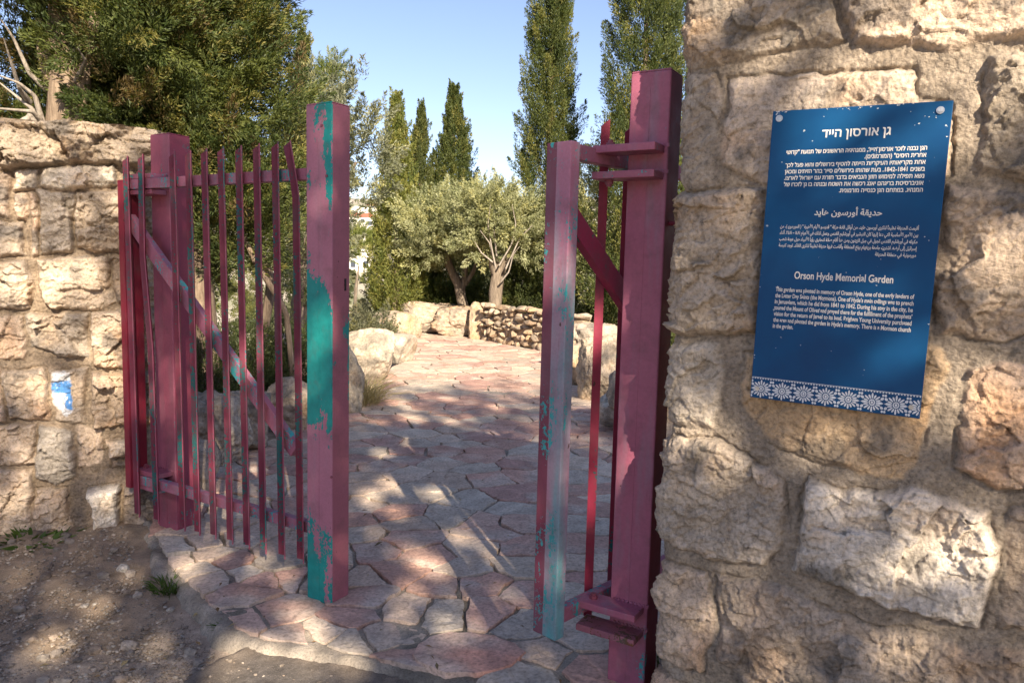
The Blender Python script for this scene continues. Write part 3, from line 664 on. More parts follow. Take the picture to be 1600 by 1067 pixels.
for i, c in enumerate(S):
    if ins[i] < -.02: continue
    poly = [c+np.array(o)*1.0 for o in ((-.55, -.55), (.55, -.55), (.55, .55), (-.55, .55))]
    near = np.argsort(((S-c)**2).sum(1))[1:26]; gap = rg.uniform(.004, .013)
    if c[1] < 3.3: gap = rg.uniform(.004, .016)
    for j in near:
        dv = S[j]-c; L = np.linalg.norm(dv); nn = dv/L
        nn2 = nn
        poly = clip_half(poly, c+dv*.5-nn*gap, nn2)
        if len(poly) < 3: break
    # keep the stone inside the path's outline
    for k in range(9):
        a_, b_ = PATHA[k], PATHA[k+1]; e_ = (b_-a_)/np.linalg.norm(b_-a_); o_ = np.array([e_[1], -e_[0]])
        if o_@(np.array([-.5, 4.])-a_) > 0: o_ = -o_
        if len(poly) > 2 and abs((c-a_)@o_) < .9 and -.3 < (c-a_)@e_ < np.linalg.norm(b_-a_)+.3: poly = clip_half(poly, a_-o_*rg.uniform(.02, .07), o_)
    if len(poly) < 3: continue
    poly = np.array(poly); cen = poly.mean(0)
    if ins[i] < .6:
        for _ in range(3):
            dd = sdf_poly(poly, PATHA)-.0
            poly = np.where((dd < 0)[:, None], poly+(cen-poly)*np.clip(-dd/.3, 0, .6)[:, None], poly)
    per = np.hypot(*(np.roll(poly, -1, 0)-poly).T)
    if len(poly) < 3 or per.sum() < .25: continue
    if i == OVAL: poly = np.array([gp(x, y)[:2] for x, y in [(645,1026),(652,1012),(670,1000),(700,993),(735,992),(775,1000),(805,1013),(820,1028),(806,1044),(780,1053),(745,1060),(700,1061),(668,1052),(650,1041)]])
    pts = []
    step = .035 if c[1] < 6 else (.06 if c[1] < 10 else .12)
    for k in range(len(poly)):
        a, b = poly[k], poly[(k+1) % len(poly)]; m = max(1, int(np.hypot(*(b-a))/step))
        for q in range(m): pts.append(a+(b-a)*q/m)
    pts = np.array(pts); w = pad3(pts)+i*3.1
    pts = pts+np.column_stack([fbm(w, 11, 3, seed=61), fbm(w+5, 11, 3, seed=62)])*.024+np.column_stack([fbm(w, 38, 2, seed=63), fbm(w+5, 38, 2, seed=64)])*.007
    # round the corners a little
    pass
    cen = pts.mean(0); n = len(pts); h0 = (.008 if i == OVAL else 0)+(.009 if c[1] < 3.7 else .012)+rg.uniform(0, .010); tilt = rg.normal(0, .010, 2)
    rings = []
    for fr, dz in ((1.0, -.03), (.998, -.003), (.991, .0), (.72, .001), (.4, .001)):
        R = cen+(pts-cen)*fr
        zz = h0+dz+(R-cen)@tilt+fbm(pad3(R), 9, 4, seed=66)*.007*(fr > -1)+facets(R, .16, 67, .12, .02)*.5
        rings.append(np.column_stack([R, zz]))
    cz = np.array([[cen[0], cen[1], h0+.001+fbm(pad3(cen[None]), 9, 4, seed=66)[0]*.007]])
    VV = np.concatenate(rings+[cz]); base = nv
    for r_ in range(4):
        a = base+r_*n+np.arange(n); b = np.roll(a, -1); c2 = a+n; d2 = np.roll(c2, -1)
        quads.append(np.stack([a, b, d2, c2], -1))
    a = base+4*n+np.arange(n); tris.append(np.stack([a, np.roll(a, -1), np.full(n, base+5*n)], -1))
    if np.cross(pts[1]-pts[0], cen-pts[0]) < 0:
        for t in range(4): quads[-1-t] = quads[-1-t][:, ::-1]
        tris[-1] = tris[-1][:, ::-1]
    cc = np.array((.50, .27, .215) if i == OVAL else flag_cols[rg.integers(len(flag_cols))])*rg.uniform(.86, 1.08)
    vein = 1+.16*fbm(VV*np.array([1, 1, 0])+i, 6, 4, seed=68)
    pk = np.clip(fbm(VV*np.array([1, 1, 0])+i*2, 4, 3, seed=69)*1.6, 0, .6)[:, None]
    V.append(VV); Cc.append((cc*(1-pk)+pk*np.array([.46, .41, .36]))*vein[:, None]); nv += len(VV)
mk('path', np.concatenate(V), [np.concatenate(quads), np.concatenate(tris)], M_FLAG, np.concatenate(Cc)*np.array([1.14, 1.13, 1.07]), smooth=False)['kind'] = 'structure'

# ------------------------------------------------------------------ rocks
_ico = {}
def ico(sub):
    if sub not in _ico:
        bm = bmesh.new(); bmesh.ops.create_icosphere(bm, subdivisions=sub, radius=1.0)
        _ico[sub] = (np.array([v.co[:] for v in bm.verts]), np.array([[v.index for v in f.verts] for f in bm.faces])); bm.free()
    return _ico[sub]
def rock_arrays(sub, size, seed, cuts=7, rough=.10, rot=0.0):
    V, F = ico(sub); V = V.copy(); rr = np.random.default_rng(seed)
    V = V/np.maximum(np.abs(V).max(1, keepdims=True)**.55, .3)
    for _ in range(cuts):
        n = rr.normal(0, 1, 3); n /= np.linalg.norm(n); d = rr.uniform(.62, .95)
        k = np.maximum(V@n-d, 0); V = V-k[:, None]*n*.92
    N = V/np.linalg.norm(V, axis=1)[:, None]
    if sub > 2:
        V = V+N*(fbm(V+seed, 1.6, 4, seed=seed)*rough*1.5+fbm(V+seed, 5, 5, .55, seed=seed+4, ridged=True)*rough*.75)[:, None]
        V = V+N*(-.12*sstep(.35, .6, fbm(V*np.array([1, 1, 1.6])+seed, 3.2, 3, seed=seed+8)))[:, None]*rough*6
    else: V = V+N*(fbm(V+seed, 1.7, 3, seed=seed)*rough*2)[:, None]
    V = V*np.array(size)*.5; c, s = math.cos(rot), math.sin(rot)
    return V@np.array([[c, s, 0], [-s, c, 0], [0, 0, 1]]), F
def rock_cols(V, c, seed):
    n = fbm(V+seed, 4, 4, seed=seed); col = np.array(c)*(1+.22*n+.15*fbm(V+seed, 22, 3, seed=seed+1))[:, None]
    g = np.clip(fbm(V+seed*2, 5, 5, seed=seed+2)*2.4, 0, .7)[:, None]; o = np.clip(fbm(V-seed, 3, 3, seed=seed+3)*1.8-.3, 0, .6)[:, None]
    col = col*(1-g)+g*np.array([.20, .18, .15]); return col*(1-o)+o*np.array([.45, .29, .15])
def boulder(px, py, Y, w, d, h, seed, label, c=(.46, .37, .28), rot=0.0, sub=5, rough=.10, group='boulders edging the path', name='boulder', cat='boulder', cuts=7):
    """px,py: where its foot meets the ground; Y its distance"""
    p = at(px, py, Y); V, F = rock_arrays(sub, (w, d, h), seed, cuts, rough, rot)
    z0 = V[:, 2].min(); o = mk(name, V-np.array([0, 0, z0+h*.08]), F, M_ROCK, rock_cols(V, c, seed))
    o.location = (p[0], Y, 0.0 if Y > 4.2 else -.05)
    return tag(o, label, cat, group)
SAND = (.46, .36, .26)
boulder(575, 588, 10.3, .78, 1.1, .74, 11, 'largest pale boulder at the left of the path, sunlit beside the tall post', (.52, .43, .32), .3, 6, .07)
boulder(625, 552, 12.1, .58, .8, .50, 12, 'smaller pale block touching the far side of the largest boulder', (.52, .43, .33), .1, 5, .05)
boulder(543, 640, 8.05, .36, .9, .80, 13, 'upright rock at the path edge, half hidden behind the tall post', (.55, .45, .31), .2, 5, .10)
boulder(590, 520, 14.2, 1.0, .8, .55, 14, 'low flat boulder behind the pale blocks', SAND, .0, 5, .06)
boulder(620, 512, 16.0, 1.1, .7, .62, 15, 'tan rounded rock at the far left bend of the path', (.47, .36, .25), .1, 5, .08)
boulder(672, 519, 17.5, 1.75, .9, .80, 16, 'long brown rock ledge under the dark green bush', (.44, .34, .25), .05, 6, .14)
boulder(722, 518, 17.0, 1.25, .9, .74, 17, 'dark weathered rock ledge under the olive trunk', (.40, .31, .23), -.1, 6, .15)
boulder(752, 520, 16.3, .55, .7, 1.02, 18, 'tall rounded rock at the left end of the rubble wall', (.50, .38, .26), 0, 5, .10)
boulder(915, 520, 13.6, .95, .9, .66, 19, 'smooth flat topped rock beyond the open gate leaf', (.50, .42, .33), .1, 5, .06)
boulder(925, 562, 11.4, .85, .8, .80, 20, 'grey pitted rock above the tilted slab right of the path', (.40, .33, .26), .3, 6, .14)
boulder(912, 585, 10.2, .62, .7, .66, 21, 'broad tilted slab of rock right of the path', (.48, .37, .26), .8, 5, .10)
boulder(948, 625, 8.9, .62, .7, .84, 22, 'tall tan rock behind the thin bar of the open leaf', (.50, .40, .29), .4, 6, .11)
boulder(968, 676, 7.35, .42, .5, .40, 23, 'small white stone at the right edge of the path', (.66, .62, .55), .2, 5, .06)
boulder(1010, 690, 7.0, .7, .7, .7, 24, 'brown rock mostly hidden behind the right hinge post', (.46, .37, .28), .2, 5, .1)
boulder(330, 752, 5.75, .62, .5, .66, 25, 'pitted rock right of the left hinge post, behind the pickets', (.42, .35, .28), .2, 6, .12)
boulder(385, 730, 6.2, .52, .5, .52, 26, 'brown rock in the middle of the three behind the pickets', (.42, .34, .26), .5, 6, .12)
boulder(452, 690, 7.0, .60, .5, .48, 27, 'rock behind the last pickets, next to the tall post', (.46, .37, .28), .3, 5, .11)
boulder(290, 800, 5.0, .42, .4, .40, 28, 'low rock behind the left hinge post', (.42, .34, .27), .1, 5, .12)
# dry-stone wall of fist-sized rubble beyond the path
def rubble_wall():
    a = at(757, 520, 15.9); b = at(905, 540, 13.6); a = np.array([a[0], 15.9]); b = np.array([b[0], 13.2]); d = b-a; L = np.hypot(*d); d /= L; n = np.array([d[1], -d[0]])
    if n[1] > 0: n = -n
    rr = np.random.default_rng(5); Vs, Fs, Cs, off = [], [], [], 0
    z = -.02
    while z < .76:
        hgt = rr.uniform(.08, .18); s = -.02
        while s < L+.1:
            w = rr.choice([.09, .15, .22, .34], p=[.3, .3, .25, .15])*rr.uniform(.85, 1.15); V, F = rock_arrays(3, (w*1.14, .26, hgt*1.24), int(rr.integers(9999)), 16, .05, rr.normal(0, .15))
            p = a+d*(s+w/2)+n*rr.normal(0, .035); ang = math.atan2(d[1], d[0]); c, s_ = math.cos(ang), math.sin(ang)
            V = V@np.array([[c, s_, 0], [-s_, c, 0], [0, 0, 1]])+np.array([p[0], p[1], z+hgt/2+rr.normal(0, .022)])
            base = np.array([(.44, .34, .24), (.38, .29, .20), (.48, .39, .29), (.34, .25, .17)][rr.integers(4)])
            Vs.append(V); Fs.append(F+off); Cs.append(rock_cols(V, base, int(rr.integers(999)))); off += len(V); s += w
        z += hgt
    mid = (a+b)/2; V, F = rock_arrays(4, (L*1.0, .34, .74), 3, 0, .02, math.atan2(d[1], d[0])); V = V+np.array([mid[0]-n[0]*.13, mid[1]-n[1]*.13, .31]); Vs.append(V); Fs.append(F+off); Cs.append(np.tile((.36, .28, .20), (len(V), 1)))
    return mk('rubble_wall', np.concatenate(Vs), np.concatenate(Fs), M_ROCK, np.concatenate(Cs), smooth=False)
tag(rubble_wall(), 'low dry stone wall of small rubble beyond the bend of the path', 'wall')
# loose stones on the dirt: uncountable
def gravel():
    rr = np.random.default_rng(6); parts, cs, off = [], [], 0; Vs, Fs = [], []
    protos = [rock_arrays(1 if k < 6 else 2, (1, .8, .55), 40+k, 6, .12) for k in range(10)]
    n = 0
    while n < 7500:
        p = gp(rr.uniform(-60, 700), rr.uniform(840, 1140), -.075)
        if sdf_poly(p[None, :2], PATHA)[0] > -.06: continue
        asph = sdf_poly(p[None, :2], ASP)[0]
        if asph > -.02 and rr.random() < .93: continue
        s = .003+.010*rr.random()**2.6+(.035*rr.random() if rr.random() < .014 else 0)
        V, F = protos[rr.integers(6 if s < .02 else 0, 10) if s > .02 else rr.integers(0, 6)]
        a = rr.uniform(0, 6.28); c, sn = math.cos(a), math.sin(a)
        z = -.024 if asph > 0 else -.055+.022*float(fbm(np.array([[p[0], p[1], 0]]), 1.3, 3, seed=31)[0])+.05*float(sstep(3.2, 4.1, p[1])*sstep(-1.6, -2.4, p[0]))
        Vs.append((V*s*1.9)@np.array([[c, sn, 0], [-sn, c, 0], [0, 0, 1]])+np.array([p[0], p[1], z+s*.25])); Fs.append(F+off); off += len(V)
        col = np.array([(.40, .33, .26), (.46, .39, .31), (.30, .25, .20), (.36, .28, .21), (.48, .43, .36)][rr.choice(5, p=[.3, .15, .25, .25, .05])])*rr.uniform(.6, 1.05); cs.append(np.tile(col, (len(V), 1))); n += 1
    return mk('gravel', np.concatenate(Vs), np.concatenate(Fs), M_ROCK, np.concatenate(cs), smooth=False)
gr = gravel(); gr['kind'] = 'stuff'

# dry leaves blown over the path and the dirt: uncountable
def litter():
    rr = np.random.default_rng(9); n = 900; P = np.column_stack([rr.uniform(-4, 1.3, n), 1.9+rr.random(n)**1.4*9, np.zeros(n)])
    ins = sdf_poly(P[:, :2], PATHA); edge = rr.random(n) < np.where(ins > 0, .25+.75*np.exp(-ins/.25), np.where(P[:, 1] < 4.1, .8, 0)); P = P[edge]; ins = ins[edge]; m = len(P)
    P[:, 2] = np.where(ins > .03, .034, -.035); a = rr.uniform(0, 6.28, m); D = np.column_stack([np.cos(a), np.sin(a), rr.normal(0, .18, m)])
    L = rr.uniform(.018, .05, m); side = np.column_stack([-np.sin(a), np.cos(a), rr.normal(0, .25, m)]); W = L*rr.uniform(.2, .5, m)
    V = np.stack([P-D*L[:, None]/2, P+side*W[:, None]/2+[0, 0, .004], P+D*L[:, None]/2, P-side*W[:, None]/2+[0, 0, .004]], 1).reshape(-1, 3)
    c = np.repeat(np.array([(.30, .19, .09), (.22, .13, .06), (.38, .29, .14), (.16, .12, .06)])[rr.integers(0, 4, m)], 4, axis=0)
    o = mk('leaf_litter', V, np.arange(4*m).reshape(m, 4), M_ROCK, c); o['kind'] = 'stuff'
litter()
# ------------------------------------------------------------------ vegetation
def unit(a): return a/(np.linalg.norm(a, axis=-1, keepdims=True)+1e-9)
def leaf_arrays(Cn, Dr, L, W, rg, cols):
    """one folded rhombus per leaf"""
    n = len(Cn); L = np.broadcast_to(L, (n,))[:, None]; W = np.broadcast_to(W, (n,))[:, None]
    Dr = unit(Dr); side = unit(np.cross(Dr, rg.normal(0, .75, (n, 3))+SUN*.9))      # blades turn towards the light
    up = np.cross(side, Dr)
    b = Cn-Dr*L*.5; t = Cn+Dr*L*.5; m = Cn-Dr*L*.08+up*W*.25
    V = np.stack([b, m+side*W*.5, t, m-side*W*.5], 1).reshape(-1, 3)
    return V, np.arange(4*n).reshape(n, 4), np.repeat(cols, 4, axis=0)
def mixc(a, b, t): return np.array(a)*(1-t[:, None])+np.array(b)*t[:, None]
CY_A, CY_B, CY_Y = (.048, .072, .022), (.150, .172, .048), (.33, .30, .08)
OL_A, OL_B, OL_Y = (.20, .22, .105), (.45, .46, .27), (.50, .47, .19)

def plumes(base, dirs, length, rad, nl, rg, A, B, Yc, yel=.12, spread=.6, cl=.9):
    """flame-shaped sprays of leaves: base (m,3), dirs (m,3)"""
    m = len(base); s = rg.random((m, nl))**.85; ang = rg.uniform(0, 2*np.pi, (m, nl)); rr = np.sqrt(rg.random((m, nl)))
    env = np.sin(np.pi*np.clip(s*.86+.12, 0, 1))**.8
    d = unit(dirs); ref = np.where(np.abs(d[:, 2:3]) > .9, np.array([[1, 0, 0.]]), np.array([[0, 0, 1.]])); a = unit(np.cross(d, ref)); b = np.cross(d, a)
    r = (rad[:, None]*env*rr)[..., None]
    off = a[:, None]*np.cos(ang)[..., None]*r+b[:, None]*np.sin(ang)[..., None]*r
    C = base[:, None]+d[:, None]*(s*length[:, None])[..., None]+off
    Dl = d[:, None]*1.0+unit(off)*spread+rg.normal(0, .35, (m, nl, 3))
    t = np.clip(rg.random((m, 1))*.8+rg.normal(0, .22, (m, nl)), 0, 1); cols = mixc(A, B, t.reshape(-1))
    yl = (rg.random((m, 1)) < yel)*rg.random((m, nl)); yl = yl.reshape(-1)*.8
    cols = cols*(1-yl[:, None])+np.array(Yc)*yl[:, None]
    return C.reshape(-1, 3), Dl.reshape(-1, 3), cols*rg.uniform(.8, 1.2, (m*nl, 1))

def cypress_crown(h, R, z0, rg, prof, npl, nl, L=.075, W=.02, pl=(.5, 1.0), pr=.13, lean=.30, A=CY_A, B=CY_B, Yc=CY_Y, yel=.12, wob=.18):
    t = rg.random(npl)**.92; z = z0+(h-z0)*t
    ph = rg.uniform(0, 2*np.pi, npl)
    lump = 1+wob*vnoise(np.column_stack([np.cos(ph)*1.7+5, np.sin(ph)*1.7, z*1.1]), int(rg.integers(999)))+wob*.8*vnoise(np.column_stack([np.cos(ph)*3+5, np.sin(ph)*3, z*2.7]), int(rg.integers(999)))
    rad = R*prof(t)*lump*(.42+.58*np.sqrt(rg.random(npl)))
    base = np.column_stack([rad*np.cos(ph), rad*np.sin(ph), z])
    dirs = np.column_stack([np.cos(ph)*lean, np.sin(ph)*lean, np.ones(npl)])+rg.normal(0, .13, (npl, 3))
    sc = (.55+.6*prof(t)); length = rg.uniform(pl[0], pl[1], npl)*sc; rr = rg.uniform(.7, 1.25, npl)*pr*(.5+.6*prof(t))
    C, D, cl = plumes(base-dirs*length[:, None]*.35, dirs, length, rr, nl, rg, A, B, Yc, yel)
    return leaf_arrays(C, D, L*rg.uniform(.6, 1.3, len(C)), W*rg.uniform(.7, 1.4, len(C)), rg, cl)
def trunk_obj(parent, pts, radii, mat=None, n=10, seed=0, name='trunk'):
    pts = np.array(pts, float); t = np.linspace(0, 1, len(pts)); tt = np.linspace(0, 1, len(pts)*5)
    P = np.column_stack([np.interp(tt, t, pts[:, k]) for k in range(3)]); P += fbm(P, 1.6, 2, seed=seed)[:, None]*np.array([.04, .04, 0])*min(1, radii[0]*8)
    V, F = tube_arrays(P, np.interp(tt, t, radii), n, .18, seed)
    return mk(name, V, F, mat or M_BARK, parent=parent)
spire = lambda t: np.clip((1-t)**.8*np.clip((t+.03)/.16, 0, 1)**.5, .02, 1)
column = lambda t: np.clip((1-t)**.72*np.clip((t+.04)/.12, 0, 1)**.5, .03, 1)
def cypress(px, Y, R, ztop, zlow, seed, label, npl=420, nl=80, prof=spire, L=.07, W=.018, group='cypresses in the garden', yel=.12, base_z=-.2, pl=(.5, 1.0), pr=.14, lean=.3, A=CY_A, B=CY_B, wob=.18):
    rg = np.random.default_rng(seed); x = at(px, 420, Y)[0]; h = ztop-base_z
    r = empty('cypress_tree', (x, Y, base_z), label, 'cypress', group)
    V, F, c = cypress_crown(h, R, zlow-base_z, rg, prof, npl, nl, L, W, pl, pr, lean, A, B, CY_Y, yel, wob)
    mk('crown', V, F, M_LEAF, c, r)
    trunk_obj(r, [(0, 0, -.3), (.03, 0, h*.3), (0, .02, h*.6), (0, 0, h*.93)], [.13, .10, .06, .012], seed=seed)
    return r
def zat(px, py, Y): return float(at(px, py, Y)[2])
cypress(618, 17.5, .70, zat(622, 160, 17.5), .55, 101, 'slim cypress with a bare foot left of the olive tree', 460, 150, column, yel=.35, A=(.10, .13, .03), B=(.23, .24, .06))
cypress(655, 20.0, .60, zat(650, 172, 20), .5, 102, 'darker thin cypress between the slim one and the pointed one', 330, 140, spire, A=(.075, .095, .03), B=(.15, .165, .05), wob=.35)
cypress(705, 20.5, 1.08, zat(706, 143, 20.5), .5, 103, 'sharply pointed cone of a cypress behind the olive crown', 700, 140, spire, yel=.15)
cypress(852, 16.6, .90, zat(868, -130, 16.6), .4, 104, 'tall shaggy cypress just left of the open gate leaf', 820, 190, column, L=.065, W=.015, yel=.25, pl=(.5, 1.1), pr=.16, lean=.42, wob=.46)
cypress(995, 14.6, 1.2, zat(1005, -190, 14.6), .6, 105, 'broad cypress rising behind the right hinge post', 860, 180, column, L=.065, W=.015, yel=.2, pl=(.5, 1.1), pr=.17, lean=.40, wob=.42)
cypress(1062, 15.5, 1.0, 9.8, .8, 106, 'dark cypress next to the edge of the tall wall', 520, 70, column, A=(.035, .055, .02), B=(.07, .09, .03))
cypress(474, 16.0, .55, zat(472, 55, 16), .8, 107, 'narrow cypress top poking out beside the big cypress and the tall post', 380, 80, spire, yel=.3)

# the two big old cypresses behind the left wall
def big_cypress(px, Y, seed, label, blobs, nl, trunk, limbs, L=.050, W=.0105):
    rg = np.random.default_rng(seed); x = at(px, 420, Y)[0]; r = empty('cypress_tree', (x, Y, -.1), label, 'cypress', 'old cypresses behind the left wall')
    Cs, Ds, cs = [], [], []
    for (bx, by, z, rx, ry, rz, n) in blobs:
        n = int(n*.58); u = unit(rg.normal(0, 1, (n, 3))); k = (.5+.5*rg.random((n, 1))**.6); lump = 1+.28*vnoise(u*2.2+bx*7, seed)[:, None]
        base = np.array([bx, by, z])+u*k*lump*np.array([rx, ry, rz])
        d = u*np.array([.75, .75, .5])+np.array([0, 0, .55])+rg.normal(0, .28, (n, 3))
        C, D, c = plumes(base, d, rg.uniform(.28, .66, n), rg.uniform(.07, .16, n), int(nl*1.75), rg, (.048, .074, .022), (.155, .176, .048), (.33, .28, .085), .25, .5)
        br = np.repeat(rg.random(n) < .05, int(nl*1.75))[:, None]*.7; c = c*(1-br)+br*np.array([.16, .10, .05])
        Cs.append(C); Ds.append(D); cs.append(c)
    C, D, c = np.concatenate(Cs), np.concatenate(Ds), np.concatenate(cs)
    V, F, cc = leaf_arrays(C, D, L*rg.uniform(.6, 1.4, len(C)), W*rg.uniform(.7, 1.4, len(C)), rg, c)
    mk('crown', V, F, M_LEAF, cc, r)
    trunk_obj(r, *trunk, n=16, seed=seed)
    for k, (pts, rad, nm, mt) in enumerate(limbs): trunk_obj(r, pts, rad, mt, 7, seed+k, nm)
    return r
_Y1 = 6.3; _x1 = at(95, 200, _Y1)[0]
def rel1(px, py, dy=0.0): p = at(px, py, _Y1+dy); return (p[0]-_x1b, dy, p[2]+.1)
_x1b = at(95, 420, _Y1)[0]
deadw = []
rgd = np.random.default_rng(2)
for pts in [[(72,140),(45,115),(20,60),(0,30)], [(70,200),(55,150),(30,130),(-10,115)], [(62,205),(50,170),(25,150),(-5,125)], [(70,195),(52,175),(20,172),(-20,168)], [(58,190),(40,185),(15,200),(-10,195)], [(100,120),(115,78),(140,72),(160,76)], [(118,130),(128,110),(133,95),(120,75)], [(45,160),(30,140),(18,100),(5,60)], [(50,176),(35,196),(12,215),(-8,222)]]:
    dy = -.25+rgd.uniform(-.25, .25); deadw.append(([rel1(x, y, dy*(k/3)) for k, (x, y) in enumerate(pts)], [.028, .018, .011, .004], 'dead_branch', M_DEAD))
big_cypress(95, _Y1, 201, 'old cypress with a bare thick trunk and dead branches above the left wall',
 [(.15, .2, 5.0, 1.25, 1.2, 1.0, 620), (-.9, .3, 4.8, 1.0, 1.1, .9, 420), (.62, .15, 3.9, .55, .8, .75, 330), (.5, .35, 3.15, .45, .6, .55, 170), (-.75, .9, 3.6, .8, .6, .9, 260), (-.6, .9, 2.6, .7, .4, .7, 170), (.3, 1.0, 3.4, .8, .5, 1.0, 220), (-.45, -.35, 4.15, .5, .45, .4, 160)], 125,
 ([(.0, 0, -.2), (.0, 0, 1.6), rel1(97, 205), rel1(97, 130), rel1(88, 60), rel1(95, -40), (.0, 0, 6)], [.20, .16, .14, .135, .12, .10, .05]),
 deadw+[([rel1(112, 205), rel1(125, 150), rel1(135, 95), rel1(150, 20)], [.07, .06, .05, .04], 'limb', M_BARK), ([rel1(85, 130), rel1(70, 85), rel1(60, 30)], [.06, .045, .03], 'limb', M_BARK)])
_Y2 = 7.4
big_cypress(308, _Y2, 202, 'huge dense cypress whose crown fills the space above the barred leaf',
 [(0, 0, 5.2, 1.0, 1.0, 1.3, 900), (-.15, -.1, 3.9, .98, 1.0, 1.1, 900), (.1, .0, 2.9, .86, .9, .9, 600), (-.75, .0, 3.3, .6, .6, .9, 330), (.55, -.1, 2.2, .32, .5, .55, 150), (-.1, .3, 2.0, .75, .5, .6, 220), (-.75, .3, 1.9, .6, .5, .7, 180), (-1.3, .5, 2.6, .6, .5, 1.3, 240)], 125,
 ([(.05, 0, -.2), (.05, 0, .8), (.02, .0, 1.8), (0, 0, 3), (0, 0, 6)], [.14, .12, .11, .10, .04]),
 [([(.45, .3, -.2), (.55, .3, .9), (.66, .25, 1.5), (.35, .2, 2.4)], [.06, .055, .05, .04], 'limb', M_BARK), ([(.95, .1, .3), (.85, .1, 1.2), (.6, 0, 1.65), (.3, 0, 2.3)], [.035, .03, .03, .02], 'limb', M_BARK)])

# olives
def olive(px, Y, seed, label, blobs, nl, trunks, L=.062, W=.0165, base_z=-.1, A=OL_A, B=OL_B, Yc=OL_Y, name='olive_tree', cat='olive tree', group='olive trees in the garden', droop=.0, twig=(.3, .6), tw=.10, mat=None, dead=[]):
    rg = np.random.default_rng(seed); x = at(px, 420, Y)[0]; r = empty(name, (x, Y, base_z), label, cat, group)
    Cs = []
    for (bx, by, z, rx, ry, rz, n) in blobs:
        u = unit(rg.normal(0, 1, (n, 3))); k = .4+.6*rg.random((n, 1))**.5; lump = 1+.35*vnoise(u*2.4+bx*5+z, seed)[:, None]
        base = np.array([bx, by, z])+u*k*lump*np.array([rx, ry, rz]); d = u*np.array([.8, .8, .55])+np.array([0, 0, .5-droop])+rg.normal(0, .35, (n, 3))
        Cs.append(plumes(base, d, rg.uniform(*twig, n), rg.uniform(.6, 1.3, n)*tw, int(nl*1.5), rg, A, B, Yc, .2, .8))
    C, D, c = [np.concatenate(q) for q in zip(*Cs)]
    V, F, cc = leaf_arrays(C, D, L*rg.uniform(.6, 1.3, len(C)), W*rg.uniform(.7, 1.3, len(C)), rg, c)
    mk('crown', V, F, mat or M_OLEAF, cc, r)
    for k, (pts, rad) in enumerate(trunks): trunk_obj(r, pts, rad, M_OBARK, 9, seed+k, 'trunk' if k == 0 else 'limb')
    for k, (pts, rad) in enumerate(dead): trunk_obj(r, pts, rad, M_DEAD, 5, seed+k+40, 'dead_branch')
    return r
_Y = 17.3; _xo = at(715, 420, _Y)[0]
def ro(px, py, Y=_Y, x0=None, dy=0): p = at(px, py, Y+dy); return (p[0]-(_xo if x0 is None else x0), dy, p[2]+.1)
olive(715, _Y, 301, 'spreading olive tree with a leaning dark trunk above the rock ledge',
 [(-.35, 0, zat(695, 355, _Y)+.1, 1.0, 1.0, .66, 330), (.25, -.1, zat(735, 350, _Y)+.1, .75, .9, .72, 240), (-.9, .1, zat(655, 395, _Y)+.1, .42, .6, .42, 110), (-.1, 0, zat(712, 390, _Y)+.1, .85, .8, .34, 150)], 75,
 [([(.12, 0, -.2), ro(723, 478), ro(718, 445), ro(703, 415), ro(695, 380)], [.16, .13, .11, .09, .05]), ([ro(722, 460), ro(728, 420), ro(735, 385)], [.08, .06, .04]), ([ro(726, 445), ro(738, 428), ro(752, 390)], [.06, .05, .03])])
_Y = 15.8; _xo = at(775, 420, _Y)[0]
dd_ = []
for pts in [[(775,420),(768,385),(762,350),(766,320)], [(780,415),(800,380),(806,350),(800,320)], [(770,410),(752,395),(742,378)], [(790,420),(812,372),(832,352)], [(776,400),(772,360),(780,335)], [(783,440),(795,425),(802,398),(812,385)], [(772,405),(765,380),(750,360)]]:
    dd_.append(([ro(x, y, _Y, _xo, -.35-.1*k) for k, (x, y) in enumerate(pts)], list(np.linspace(.022, .006, len(pts)))))
olive(775, _Y, 302, 'half bare olive tree with pale dead twigs and a thick stump',
 [(.0, .1, zat(785, 335, _Y)+.1, .70, .6, .50, 260), (.5, .1, zat(822, 365, _Y)+.1, .45, .5, .62, 190), (-.25, .1, zat(755, 375, _Y)+.1, .45, .4, .40, 120)], 75,
 [([(.0, 0, -.2), ro(776, 460, _Y, _xo), ro(778, 430, _Y, _xo), ro(772, 412, _Y, _xo), ro(768, 380, _Y, _xo)], [.17, .14, .14, .11, .04]), ([ro(779, 432, _Y, _xo), ro(790, 412, _Y, _xo), ro(800, 370, _Y, _xo)], [.10, .08, .03])], dead=dd_)
# loose silvery olive between the big cypress and the tall post, hanging twigs
_Y = 10.5; _xo = at(545, 420, _Y)[0]
olive(545, _Y, 303, 'thin silvery olive tree against the sky right of the tall post',
 [(.05, 0, zat(553, 200, _Y)+.1, .32, .5, .75, 36), (.15, 0, zat(570, 255, _Y)+.1, .42, .5, .55, 52), (-.55, .1, zat(490, 190, _Y)+.1, .34, .6, .7, 80), (-.65, .1, zat(478, 300, _Y)+.1, .40, .6, .9, 110), (-.5, .2, zat(495, 390, _Y)+.1, .4, .5, .6, 60), (.1, .1, zat(560, 310, _Y)+.1, .25, .4, .25, 22)], 60,
 [([(-.9, 0, -.3), (-.75, 0, 1.0), (-.6, 0, 1.9), (-.3, 0, 3.0)], [.09, .08, .06, .03]), ([(-.7, 0, 1.3), (-.3, 0, 2.2), (.1, 0, 3.1)], [.05, .04, .02])], L=.065, W=.015, A=(.13, .145, .09), B=(.25, .26, .17), tw=.09, twig=(.3, .55))
_Y = 15.5; _xo = at(935, 420, _Y)[0]
